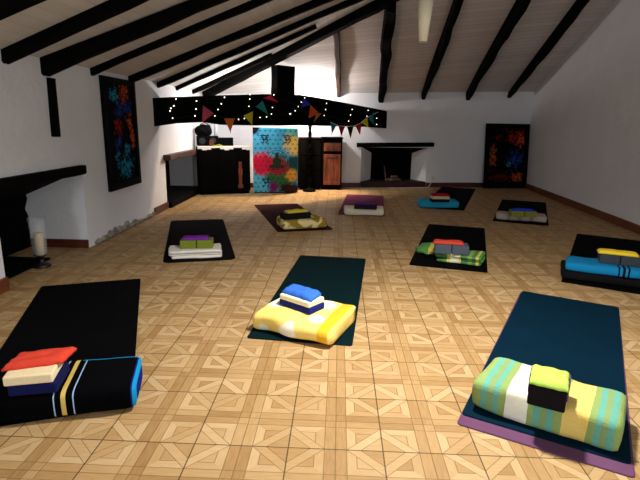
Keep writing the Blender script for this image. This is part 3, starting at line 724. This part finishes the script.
# ------------------------------------------------------------------ fairy lights and pennants on the tie beam
fl = root('fairy_lights', (0, 0, 0), 0, 'string of tiny white fairy lights looped up and down the black tie beam', 'fairy lights')
bulbs = [[(176, 99.1), (173.8, 105.8), (170.9, 108.3), (170.1, 110.9), (172.6, 118.1)], [(195, 115.9), (196, 109), (196.5, 101)],
         [(224.5, 97.3), (221.3, 103.8), (218, 109.5), (214.9, 115.9)], [(238.5, 119.4), (244.4, 118.5), (248.9, 106.3), (249.8, 99.1), (249.8, 94.5)],
         [(273.8, 95), (272.5, 107.5), (271.4, 114), (266.6, 116.9), (260.1, 117.5)], [(289.8, 113.8), (290.6, 113.9), (295.2, 110.8), (298.3, 106.5), (301.4, 102.2), (304.7, 97.8)],
         [(326.6, 103.4), (325.6, 109.5), (324.2, 115.6)], [(348.7, 121.1), (350.6, 115), (352.2, 109.5)], [(368.1, 110.3), (366.9, 116.2)], [(376.6, 124.4), (376.7, 118.3)]]
wp = []
for gi, grp in enumerate(bulbs):
    for q in grp:
        c = onbeam(*q, 0.018); wp.append(onbeam(*q, 0.008))
        bm = bmesh.new(); ball(bm, c, 0.0095, sub=1); mesh('bulb', bm, MAT['bulb'], fl, True)
bm = bmesh.new(); tube(bm, wp, 0.0025, 4); mesh('wire', bm, MAT['wire'], fl)

bt = root('pennant_bunting', (0, 0, 0), 0, 'bunting of coloured triangular pennants draped along the black tie beam', 'bunting')
pcol = dict(pink=(186, 74, 92), orange=(206, 104, 34), yellow=(190, 176, 36), teal=(26, 124, 122), red=(190, 34, 66), blue=(34, 54, 170), rust=(200, 78, 36), brown=(150, 110, 44), maroon=(152, 26, 56), black=(18, 16, 20), crimson=(168, 36, 48), lime=(196, 190, 40))
pm = {k: fabric('pennant_'+k, v, 0.06) for k, v in pcol.items()}
pen = [('pink', [(203, 105.6), (213.8, 113.5), (202, 122.5)]), ('orange', [(224, 118.5), (235, 118.2), (230.4, 133)]), ('yellow', [(243.5, 115.5), (253, 111), (252.6, 126)]),
       ('teal', [(256, 106.8), (262.5, 100.5), (268.5, 115)]), ('red', [(263, 98.2), (270.5, 95.2), (278, 102)]), ('blue', [(300.8, 107.4), (304.3, 98.5), (310.6, 105)]),
       ('rust', [(310.5, 105), (318.8, 113), (308.8, 118)]), ('brown', [(316, 113.6), (321.8, 113.0), (313.6, 122.8)]),
       ('teal', [(330.2, 122), (336.8, 124.8), (331.6, 135)]), ('maroon', [(338.4, 126), (345.2, 126.3), (341.2, 137)]), ('black', [(347, 126.5), (353.5, 126), (350.6, 138)]), ('crimson', [(355.2, 125.5), (361.5, 122.8), (359.8, 134)]),
       ('lime', [(361, 122.5), (367.4, 117.5), (368.0, 127)]), ('teal', [(368.5, 118.8), (373.6, 112), (374, 125)])]
cord = []
for k, (cn, tri) in enumerate(pen):
    off = 0.03+0.006*(k % 2)
    P = [onbeam(*q, off) for q in tri]; bm = bmesh.new(); n = 8; rows = []
    for i in range(n+1):
        f = i/n; a_, b_ = P[0].lerp(P[2], f), P[1].lerp(P[2], f); row = []
        for j in range(n+1):
            q = a_.lerp(b_, j/n)+bn*0.012*math.sin(3*j/n+k)*(0.3+f*0.7); row.append(bm.verts.new(q))
        rows.append(row)
    for i in range(n):
        for j in range(n):
            try: bm.faces.new((rows[i][j], rows[i][j+1], rows[i+1][j+1], rows[i+1][j]))
            except ValueError: pass
    bmesh.ops.remove_doubles(bm, verts=bm.verts, dist=0.0003)
    bmesh.ops.solidify(bm, geom=list(bm.faces), thickness=0.002)
    o = mesh('pennant', bm, pm[cn], bt, True); o['label'] = cn+' pennant'
    cord += [P[0], P[1]]
MAT['tape'] = fabric('white_tape', (220, 216, 206), 0.04)
bm = bmesh.new(); tube(bm, cord[16:26]+[onbeam(378, 112, 0.03)], 0.0045, 5); mesh('tape', bm, MAT['tape'], bt)
bm = bmesh.new(); tube(bm, [onbeam(198, 106, 0.03)]+cord[:17], 0.003, 5); mesh('tape', bm, MAT['wire'], bt)

# ------------------------------------------------------------------ yoga sets
MT = 0.007
def mat_rect(quad, mat, label, th=MT, z0=0.0, rc=0.02):
    """quad: far left, far right, near right, near left on the floor -> a true rectangle fitted to it"""
    P = [onz(*q) for q in quad]; c = (P[0]+P[1]+P[2]+P[3])/4
    ax = ((P[0]+P[1])-(P[2]+P[3])).normalized(); ln = ((P[0]+P[1])-(P[2]+P[3])).length/2
    sd = Vector((ax.y, -ax.x, 0)); wd = (abs((P[1]-P[0]).dot(sd))+abs((P[2]-P[3]).dot(sd)))/2
    return mat_at(c, math.atan2(sd.y, sd.x), wd, ln, mat, label, th, z0, rc)
def mat_at(c, rz, wd, ln, mat, label, th=MT, z0=0.0, rc=0.02):
    bm = bmesh.new(); pts = []
    pts = []
    for sx, sy, a0 in ((1, 1, 0), (-1, 1, 90), (-1, -1, 180), (1, -1, 270)):
        for k in range(5):
            t_ = math.radians(a0+k*22.5); pts.append((sx*(wd/2-rc)+rc*math.cos(t_), sy*(ln/2-rc)+rc*math.sin(t_)))
    prism(bm, pts, 0, th)
    bmesh.ops.bevel(bm, geom=[e for e in bm.edges if e.verts[0].co.z > th/2 and e.verts[1].co.z > th/2], offset=0.002, segments=2, affect='EDGES')
    o = tag(mesh('yoga_mat', bm, mat), label, 'yoga mat'); o.location = (c.x, c.y, z0); o.rotation_euler = (0, 0, rz)
    return o
def mat_material(name, rgb, rough=0.85):
    t = NT(name); c = lin(rgb); v = t.coord(); f = t.noise(v, 5, 3); g = t.noise(v, 260, 2)
    col = t.mix(f, tuple(x*0.75 for x in c), tuple(x*1.2 for x in c)); t.bump(g, 0.3, 0.002)
    return t.out(col, rough, 0.04)
MM = dict(black=mat_material('black_mat', (4, 4, 6)), navy=mat_material('navy_teal_mat', (3, 30, 46)), teal=mat_material('dark_teal_mat', (4, 26, 30)), purple=mat_material('plum_mat', (98, 64, 92)),
          wine=mat_material('wine_mat', (48, 14, 18)), plum=mat_material('faded_plum_mat', (110, 52, 76)), brown=mat_material('brown_black_mat', (9, 5, 7)))

def folded(name, L, D, Hh, layers, mat, loc, rz, label, cat='blanket', jit=0.02, seed=0, puff=0.55, wob=0.010, mats=None):
    """folded cloth: local x along the length, y from the front fold backwards, z up; one swept mesh of stacked folds"""
    bm = bmesh.new(); rnd = random.Random(seed); t = Hh/layers; nL = 34; nP = 24
    for k in range(layers):
        y0 = rnd.uniform(0, jit) if layers > 1 else 0; y1 = D-rnd.uniform(0, jit); xa = -L/2+rnd.uniform(0, jit); xb = L/2-rnd.uniform(0, jit)
        zc = t*(k+0.5); hh = t*0.5*(1.06 if layers > 1 else 1.0); rings = []
        for i in range(nL+1):
            f = i/nL; x = xa+(xb-xa)*f
            e = min(f, 1-f)*(xb-xa); er = min(1.0, e/(hh*1.0)); sc = 0.84+0.16*math.sqrt(max(0, 1-(1-er)**2))
            ring = []
            for j in range(nP):
                a = 2*math.pi*j/nP; ca, sa = math.cos(a), math.sin(a)
                ex = puff*0.5
                yy = math.copysign(abs(ca)**(0.28), ca)*0.5*(y1-y0); zz = math.copysign(abs(sa)**(puff), sa)*hh
                # rounded folds front and back
                yy = yy-math.copysign(min(hh, 0.05)*(1-sc)*1.2, yy)
                q = Vector((x, (y0+y1)/2+yy, zc+zz*sc))
                nn = noise.noise_vector(Vector((q.x*4.5+seed*3.7, q.y*4.5, q.z*6+k*2.0)))
                n2 = noise.noise_vector(Vector((q.x*13+seed, q.y*13, q.z*13+k)))
                q += Vector((nn.x*wob*1.2, nn.y*wob*1.6, (nn.z*wob+n2.z*wob*0.4)*(0.8 if zz > 0 else 0.2)))
                q.z = min(max(q.z, 0.0), Hh); ring.append(bm.verts.new(q))
            rings.append(ring)
        for A, B in zip(rings, rings[1:]):
            for j in range(nP): bm.faces.new((A[j], A[(j+1) % nP], B[(j+1) % nP], B[j]))
        for R_, rev in ((rings[0], True), (rings[-1], False)):
            c = Vector((0, 0, 0))
            for v in R_: c += v.co
            c /= nP; c.x += (-0.004 if rev else 0.004); inner = [bm.verts.new(v.co.lerp(c, 0.35)+Vector(((-0.006 if rev else 0.006), 0, 0))) for v in R_]
            for j in range(nP): bm.faces.new((R_[j], R_[(j+1) % nP], inner[(j+1) % nP], inner[j]))
            bm.faces.new(inner)
    o = tag(mesh(name, bm, mat, None, True), label, cat); o.location = loc; o.rotation_euler = (0, 0, rz)
    return o
def from_px(pl_, pr_, z):
    a, b = onz(*pl_, z), onz(*pr_, z); d = b-a
    return (a+b)/2, math.atan2(d.y, d.x), d.length
def foam(L, D, T, mat, c, rz, z, label, bev=0.008, name='yoga_block'):
    """c: middle of the near lower edge"""
    bm = bmesh.new(); box(bm, -L/2, L/2, 0, D, 0, T, min(bev, T*0.3), 3)
    o = tag(mesh(name, bm, mat), label, 'yoga block'); o.location = (c.x, c.y, z); o.rotation_euler = (0, 0, rz); return o
def pad(L, D, T, mat, c, rz, z, label, seed=0, name='eye_pillow', tilt=0.0, cat='eye pillow', skew=0.0):
    """flat bean-filled pillow, soft edges; c: centre"""
    bm = bmesh.new(); nx_, ny_ = 20, 12; top_, bt_ = {}, {}
    for i in range(nx_+1):
        for j in range(ny_+1):
            u, v = 2*i/nx_-1, 2*j/ny_-1
            e = (1-abs(u)**10)*(1-abs(v)**8); th = T*(0.35+0.65*math.sqrt(max(e, 0)))
            lump = noise.noise(Vector((u*2+seed, v*2, seed)))*T*0.3*e
            x = u*L/2+0.006*noise.noise(Vector((v*3, seed, 1)))+skew*v*D/2; y = v*D/2+0.006*noise.noise(Vector((u*3, seed, 5)))
            top_[i, j] = bm.verts.new((x, y, th+max(lump, -T*0.2))); bt_[i, j] = bm.verts.new((x, y, 0.0))
    for i in range(nx_):
        for j in range(ny_):
            bm.faces.new((top_[i, j], top_[i+1, j], top_[i+1, j+1], top_[i, j+1])); bm.faces.new((bt_[i, j], bt_[i, j+1], bt_[i+1, j+1], bt_[i+1, j]))
    for i in range(nx_):
        for j in (0, ny_): bm.faces.new((top_[i, j], top_[i+1, j], bt_[i+1, j], bt_[i, j]))
    for j in range(ny_):
        for i in (0, nx_): bm.faces.new((top_[i, j], top_[i, j+1], bt_[i, j+1], bt_[i, j]))
    o = tag(mesh(name, bm, mat, None, True), label, cat); o.location = (c.x, c.y, z); o.rotation_euler = (0, tilt, rz); return o
def back(rz): return Vector((-math.sin(rz), math.cos(rz), 0))
def along(rz): return Vector((math.cos(rz), math.sin(rz), 0))
def foam_mat(name, rgb): return plain(name, rgb, 0.85, 0.15, 0.12, 60, 0.15, 0.002)

# ---- front left: black set
mat_rect([(47, 286), (136, 280), (140, 409), (-62, 432)], MM['black'], 'black yoga mat at the front left, under the black blanket with blue edging')
c, rz, L = from_px((-42, 431), (137, 411), MT)
H1 = 0.125; D1 = 0.34
def black_blanket_material(L):
    t = NT('black_blanket_stripes'); v = t.coord(); x, y, z = t.xyz(v); u = t.math('ADD', t.math('DIVIDE', x, L), 0.5)
    k = lin((4, 4, 6)); pale = lin((150, 176, 214)); yl = lin((200, 172, 92)); cy_ = lin((20, 130, 176)); nb = lin((16, 32, 120))
    col = t.ramp(u, [(0, k), (0.52, pale), (0.53, k), (0.565, yl), (0.59, k), (0.63, pale), (0.64, k), (0.965, nb)], 'CONSTANT')
    bk = t.math('MULTIPLY', t.math('GREATER_THAN', y, D1-0.035), t.math('GREATER_THAN', u, 0.61)); bk = t.math('MULTIPLY', bk, t.math('GREATER_THAN', z, H1*0.5))
    col = t.mix(bk, col, cy_)
    en = t.math('MULTIPLY', t.math('GREATER_THAN', u, 0.977), t.math('LESS_THAN', u, 0.997)); col = t.mix(en, col, cy_)
    t.bump(t.noise(v, 160, 2), 0.35, 0.004)
    return t.out(col, 0.95, 0.03)
folded('folded_blanket', L, D1, H1, 1, black_blanket_material(L), (c.x, c.y, MT), rz, 'black folded blanket with cream and pale blue stripes and bright blue edges', 'blanket', 0.008, 1, 0.35, 0.006)
z1 = MT+H1
c, rz, L = from_px((5, 394), (55, 389), z1)
c2, rz2, L2 = from_px((3, 387.4), (53.2, 382.8), z1+0.05)
D2 = 0.20
foam(L2, D2, 0.05, foam_mat('navy_foam', (10, 16, 66)), c2+along(rz2)*0.012-back(rz2)*0.0, rz2-0.02, z1, 'thin navy foam block lying on the black striped blanket')
foam(L2, D2, 0.045, foam_mat('cream_foam', (226, 208, 168)), c2, rz2, z1+0.05, 'cream foam block under the coral red eye pillow')
cc = c2+back(rz2)*0.135+along(rz2)*0.015
pad(0.235, 0.13, 0.03, fabric('coral_cloth', (206, 66, 48), 0.06), cc, rz2+0.12, z1+0.095, 'coral red eye pillow on the cream block at the front left', 2, skew=0.35)

# ---- middle: yellow set
mat_rect([(300, 256), (366, 259), (352, 347), (247, 338)], MM['teal'], 'dark teal yoga mat in the middle of the floor under the yellow blanket')
c, rz, L = from_px((253, 332), (332, 348.5), MT)
def yellow_material(L):
    t = NT('yellow_white_blanket'); v = t.coord(); x, y, z = t.xyz(v); u = t.math('ADD', t.math('DIVIDE', x, L), 0.5)
    base = t.mix(t.noise(v, 6, 2), lin((226, 194, 90)), lin((240, 216, 128)))
    def spot(cx_, cy_, cz_, r_):
        d = t.n('ShaderNodeVectorMath', operation='DISTANCE'); t.put(d.inputs[0], v); d.inputs[1].default_value = (cx_, cy_, cz_)
        dd = t.math('ADD', d.outputs['Value'], t.math('MULTIPLY', t.math('SUBTRACT', t.noise(v, 14, 2), 0.5), 0.05))
        return t.ramp(t.math('DIVIDE', dd, r_), [(0.75, (1, 1, 1)), (1.0, (0, 0, 0))])
    wh = lin((232, 228, 206))
    for s in ((-0.02, 0.0, 0.05, 0.065), (0.12, 0.10, 0.1, 0.06), (-L/2+0.06, 0.26, 0.1, 0.12), (-L/2+0.16, 0.36, 0.1, 0.10), (0.06, 0.33, 0.1, 0.10), (-0.2, 0.02, 0.03, 0.04)): base = t.mix(spot(*s), base, wh)
    wob = t.math('MULTIPLY', t.math('SUBTRACT', t.noise(v, 5, 2), 0.5), 0.05)
    ub = t.math('ADD', u, wob)
    base = t.mix(t.math('MULTIPLY', t.math('GREATER_THAN', ub, 0.83), t.math('LESS_THAN', ub, 0.955)), base, lin((222, 168, 40)))
    t.bump(t.math('ADD', t.noise(v, 16, 3), t.math('MULTIPLY', t.noise(v, 220, 2), 0.3)), 0.4, 0.008)
    return t.out(base, 0.95, 0.1)
ym = yellow_material(L); HY = 0.13
folded('folded_blanket', L, 0.45, HY, 1, ym, (c.x, c.y, MT), rz, 'puffy yellow folded blanket with white spots on the middle mat', 'blanket', 0.0, 3, 0.5, 0.03)
zt = MT+HY
c, rz, L = from_px((279.5, 305), (309, 315), zt)
foam(L+0.01, 0.15, 0.042, foam_mat('deep_navy_foam', (18, 28, 104)), c, rz, zt, 'thin dark blue foam block directly on the yellow blanket')
foam(L, 0.15, 0.036, foam_mat('ivory_foam', (230, 222, 190)), c, rz, zt+0.042, 'thin ivory foam block between the dark blue block and the blue eye pillow')
pad(0.25, 0.14, 0.032, fabric('royal_blue_cloth', (52, 104, 200), 0.08), c+back(rz)*0.09-along(rz)*0.015, rz-0.02, zt+0.078, 'blue eye pillow on top of the ivory block on the yellow blanket', 4, skew=-0.25)

# ---- front right: green striped set on two mats
mat_rect([(521, 293), (618, 309), (637, 480), (455, 424)], MM['purple'], 'plum purple yoga mat at the front right, underneath the navy teal mat', 0.006)
mat_rect([(523, 293), (617, 307.5), (634, 468), (459, 415)], MM['navy'], 'navy teal yoga mat at the front right, lying on the plum mat', 0.006, 0.006)
Z3 = 0.012
c, rz, L = from_px((472, 410), (616, 459), Z3)
L = L*1.0; D3 = 0.33; H3 = 0.15
G1, G2, TQ, WH, YL = (138, 160, 94), (130, 156, 102), (100, 166, 148), (226, 226, 208), (222, 194, 108)
st = [(0, G1), (0.055, TQ), (0.10, G2), (0.145, TQ), (0.185, G1), (0.235, WH), (0.395, G1), (0.44, TQ), (0.485, G2), (0.53, TQ), (0.575, G1), (0.63, YL), (0.80, G1), (0.845, TQ), (0.885, G2), (0.925, TQ), (0.965, G1)]
folded('rolled_blanket', L, D3, H3, 1, striped('green_turquoise_stripes', L, st), (c.x, c.y, Z3), rz, 'thick green turquoise striped blanket with white and yellow bands at the front right', 'blanket', 0.0, 5, 0.5, 0.014)
zt = Z3+H3
c, rz, L = from_px((525.5, 404), (565.3, 414.5), zt)
MAT['purplefoam'] = foam_mat('purple_foam', (112, 62, 118))
foam(L*0.96, 0.095, 0.095, foam_mat('black_cork', (9, 8, 11)), c, rz, zt, 'black foam block facing the camera on the green striped blanket')
foam(L*1.06, 0.075, 0.10, MAT['purplefoam'], c+back(rz)*0.097, rz, zt, 'purple foam block directly behind the black block on the green striped blanket')
pad(L*0.97, 0.165, 0.022, fabric('lime_cloth', (166, 202, 84), 0.06), c+back(rz)*0.075, rz+0.03, zt+0.10, 'lime green eye pillow lying across the black and purple blocks at the front right', 6)

# ---- left, second row: white towel
mat_rect([(170, 221), (224, 219.5), (235, 260), (164, 263)], MM['brown'], 'near black yoga mat by the left wall under the white blanket and green blocks', rc=0.07)
c, rz, L = from_px((168.5, 260.3), (222, 258), MT); HT = 0.085
folded('folded_blanket', L, 0.27, HT, 3, fabric('white_towelling', (228, 222, 212), 0.05), (c.x, c.y, MT), rz, 'white folded blanket in loose layers under the two olive green blocks by the left wall', 'blanket', 0.045, 7, 0.5, 0.010)
zt = MT+HT
c, rz, L = from_px((179.6, 249), (213.2, 248.4), zt); lm = foam_mat('olive_green_foam', (112, 124, 40))
h = L/2
foam(h-0.006, 0.14, 0.08, lm, c-along(rz)*h/2, rz, zt, 'left olive green block of the pair on the white blanket by the left wall')
foam(h-0.006, 0.14, 0.08, lm, c+along(rz)*h/2, rz, zt, 'right olive green block of the pair on the white blanket by the left wall')
pad(0.25, 0.12, 0.024, fabric('purple_cloth', (112, 44, 148), 0.08), c+back(rz)*0.075+along(rz)*-0.01, rz+0.05, zt+0.08, 'purple eye pillow across the two olive blocks by the left wall', 8)

# ---- centre back left: yellow and cream patterned set
mat_rect([(251, 205.5), (300, 203.5), (328, 229), (283, 233)], MM['wine'], 'dark wine red yoga mat before the tie-dye hanging, under the cream and ochre blanket')
c, rz, L = from_px((283, 231), (326.5, 228.5), MT)
def ochre_material():
    t = NT('cream_ochre_pattern'); v = t.coord(); f = t.noise(v, 7.5, 1, 0.4)
    col = t.ramp(f, [(0.40, lin((150, 120, 44))), (0.46, lin((222, 206, 142))), (0.58, lin((222, 206, 142))), (0.62, lin((150, 116, 40)))])
    t.bump(t.noise(v, 200, 2), 0.3, 0.005); return t.out(col, 0.95, 0.1)
HO = 0.125
folded('folded_blanket', L, 0.36, HO, 1, ochre_material(), (c.x, c.y, MT), rz, 'cream and ochre patterned folded blanket in front of the tie-dye hanging', 'blanket', 0.0, 9, 0.6, 0.016)
zt = MT+HO
c, rz, L = from_px((284, 220.2), (311, 218.2), zt)
foam(L, 0.15, 0.075, foam_mat('black_foam', (16, 16, 20)), c, rz, zt, 'black foam block on the cream and ochre blanket')
pad(L*0.78, 0.11, 0.028, fabric('yellow_cloth', (214, 194, 60), 0.06), c+back(rz)*0.075+along(rz)*0.01, rz+0.06, zt+0.075, 'yellow eye pillow on the black block before the tie-dye hanging', 10)

# ---- centre back: plum mat, white towel
mat_rect([(346, 195.3), (384, 195.3), (384, 216), (338, 215.2)], MM['plum'], 'faded plum yoga mat before the middle fireplace, second from the tie-dye hanging')
c, rz, L = from_px((344.5, 215.2), (383.5, 216.2), MT); HW = 0.105
folded('folded_blanket', L, 0.28, HW, 1, fabric('cream_white_wool', (222, 216, 190), 0.06), (c.x, c.y, MT), rz, 'creamy white folded blanket on the faded plum mat', 'blanket', 0.0, 11, 0.55, 0.014)
zt = MT+HW
c, rz, L = from_px((354, 209), (376.5, 210), zt)
foam(L, 0.15, 0.07, foam_mat('dark_purple_foam', (34, 20, 40)), c, rz, zt, 'very dark purple block on the creamy white blanket')
pad(L*0.9, 0.13, 0.02, fabric('violet_cloth', (96, 50, 110), 0.08), c+back(rz)*0.08, rz, zt+0.07, 'dull violet eye pillow on the dark purple block before the middle fireplace', 12)

# ---- back right: turquoise set
mat_rect([(440, 187.6), (477, 188.8), (463, 209.5), (420, 208.3)], MM['black'], 'black yoga mat furthest back, under the turquoise blanket')
c, rz, L = from_px((420.5, 208), (458.5, 208.8), MT); HB = 0.115
folded('folded_blanket', L, 0.34, HB, 1, fabric('turquoise_wool', (40, 150, 190), 0.1), (c.x, c.y, MT), rz, 'turquoise folded blanket near the back wall right of the middle fireplace', 'blanket', 0.0, 13, 0.5, 0.014)
zt = MT+HB
c, rz, L = from_px((432, 202.2), (449.5, 202.4), zt)
foam(L, 0.14, 0.045, foam_mat('coal_foam', (15, 15, 18)), c, rz, zt, 'black lowest block of the stack on the turquoise blanket')
foam(L, 0.14, 0.045, foam_mat('beige_foam', (206, 180, 148)), c, rz, zt+0.045, 'beige block above the black one on the turquoise blanket')
pad(L*0.98, 0.13, 0.034, fabric('crimson_cloth', (150, 28, 44), 0.08), c+back(rz)*0.07, rz, zt+0.09, 'crimson eye pillow topping the stack on the turquoise blanket', 14)

# ---- back right by the leaning picture
mat_rect([(501, 201), (546, 201.5), (548, 225.5), (493, 221.5)], MM['black'], 'black yoga mat in front of the leaning picture, under the beige blanket')
c, rz, L = from_px((496.5, 219.6), (546.5, 223.4), MT); HG = 0.09
bg = [(0, (176, 158, 148)), (0.2, (150, 132, 122)), (0.28, (178, 160, 150)), (0.42, (156, 138, 126)), (0.5, (182, 164, 152)), (0.66, (150, 132, 122)), (0.74, (180, 162, 152))]
folded('folded_blanket', L, 0.28, HG, 1, striped('beige_faint_stripes', L, bg), (c.x, c.y, MT), rz, 'beige folded blanket with faint stripes before the leaning picture', 'blanket', 0.0, 15, 0.6, 0.014)
zt = MT+HG
c, rz, L = from_px((511, 216.6), (537, 217.4), zt); om = foam_mat('olive_foam', (120, 124, 44)); h = L/2
foam(h-0.006, 0.14, 0.075, om, c-along(rz)*h/2, rz, zt, 'left olive block of the pair on the beige blanket')
foam(h-0.006, 0.14, 0.075, om, c+along(rz)*h/2, rz, zt, 'right olive block of the pair on the beige blanket')
pad(0.29, 0.12, 0.026, fabric('bright_blue_cloth', (36, 60, 190), 0.08), c+back(rz)*0.07-along(rz)*0.01, rz+0.03, zt+0.075, 'bright blue eye pillow across the two olive blocks before the leaning picture', 16)

# ---- right centre: green and yellow set
mat_rect([(428, 225), (485, 228), (487, 272), (409, 266)], MM['black'], 'black yoga mat right of centre under the loose green blanket')
c, rz, L = from_px((431.5, 261), (481, 268), MT); HV = 0.10
gs = [(0, (84, 126, 72)), (0.22, (96, 150, 70)), (0.30, (214, 200, 106)), (0.36, (222, 218, 184)), (0.54, (214, 200, 106)), (0.58, (80, 124, 72)), (0.72, (120, 164, 78)), (0.80, (80, 124, 72)), (0.88, (200, 188, 84)), (0.94, (80, 136, 66))]
folded('folded_blanket', L, 0.27, HV, 3, striped('green_yellow_stripes', L, gs), (c.x, c.y, MT), rz, 'green folded blanket with yellow and cream stripes in three loose layers, right of centre', 'blanket', 0.04, 17, 0.55, 0.014)
# its loose corner flopping over to the left
cl = onz(423, 257, MT); bm = bmesh.new(); b = bmesh.new(); bmesh.ops.create_icosphere(b, subdivisions=4, radius=1)
for v in b.verts:
    q = v.co.copy(); v.co *= 1+0.30*noise.noise(q*1.8+Vector((4, 0, 0)))+0.14*noise.noise(q*4.5)
join(bm, b, Matrix.Translation((0.02, 0.16, 0.05)) @ Matrix.Rotation(0.5, 4, 'Z') @ Matrix.Diagonal((0.13, 0.11, 0.052, 1)))
for v in bm.verts: v.co.z = max(v.co.z, 0.0)
bkt = [o for o in COL.objects if o.name.startswith('folded_blanket') and o.get('label', '').startswith('green folded')][0]
fo = mesh('loose_corner', bm, striped('green_yellow_corner', 0.54, [(0, (84, 126, 72)), (0.45, (80, 136, 64)), (0.56, (200, 180, 84)), (0.68, (84, 140, 66))]), bkt, True)
fo.location = Matrix.Rotation(-rz, 4, 'Z') @ (Vector((cl.x, cl.y, 0))-Vector((c.x, c.y, 0))); fo['label'] = 'loose green and yellow corner'
zt = MT+HV
c, rz, L = from_px((434.3, 253.4), (469, 255.6), zt); sm_ = foam_mat('slate_grey_foam', (72, 80, 92)); h = L/2
foam(h-0.006, 0.15, 0.085, sm_, c-along(rz)*h/2, rz, zt, 'left slate grey block of the pair on the green blanket')
foam(h-0.006, 0.15, 0.085, sm_, c+along(rz)*h/2, rz, zt, 'right slate grey block of the pair on the green blanket')
pad(0.28, 0.10, 0.028, fabric('tomato_cloth', (196, 66, 50), 0.07), c+back(rz)*0.085-along(rz)*0.03, rz-0.03, zt+0.085, 'tomato red eye pillow across the slate blocks on the green blanket', 18)

# ---- far right: blue set
lb, lf = onz(577, 234), onz(561, 282); ax = (lb-lf).normalized(); sd = Vector((ax.y, -ax.x, 0)); ln = (lb-lf).length
cM = (lb+lf)/2+sd*0.33
mat_at(cM, math.atan2(sd.y, sd.x), 0.66, ln, MM['black'], 'black yoga mat cut by the right edge of the photo, under the blue blanket')
c, rz, L = from_px((562, 279.5), (659, 292), MT)
rzz = rz
folded('folded_blanket', L, 0.44, 0.075, 1, fabric('black_wool', (14, 14, 17), 0.2), (c.x, c.y, MT), rz, 'black folded blanket underneath the bright blue one at the right edge', 'blanket', 0.0, 19, 0.5, 0.012)
zt = MT+0.075
c, rz, L = from_px((567, 271.5), (655, 282), zt)
bs = [(0, (20, 124, 176)), (0.585, (12, 14, 22)), (0.605, (20, 124, 176)), (0.635, (12, 14, 22)), (0.665, (20, 124, 176)), (0.695, (12, 14, 22)), (0.715, (20, 124, 176))]
folded('folded_blanket', L, 0.30, 0.08, 1, striped('blue_black_bands', L, bs, 0.08), (c.x, c.y, zt), rz, 'bright blue folded blanket with thin black bands at the right edge', 'blanket', 0.0, 21, 0.55, 0.014)
zt2 = zt+0.08
c, rz, L = from_px((598.5, 263), (642, 268), zt2); cg = foam_mat('charcoal_foam', (52, 58, 66)); h = L/2
foam(h-0.006, 0.15, 0.08, cg, c-along(rz)*h/2, rz, zt2, 'left charcoal block of the pair on the bright blue blanket')
foam(h-0.006, 0.15, 0.08, cg, c+along(rz)*h/2, rz, zt2, 'right charcoal block of the pair on the bright blue blanket')
pad(0.30, 0.10, 0.028, fabric('sunny_cloth', (226, 196, 50), 0.06), c+back(rz)*0.07-along(rz)*0.02, rz, zt2+0.08, 'yellow eye pillow across the charcoal blocks at the right edge', 22)
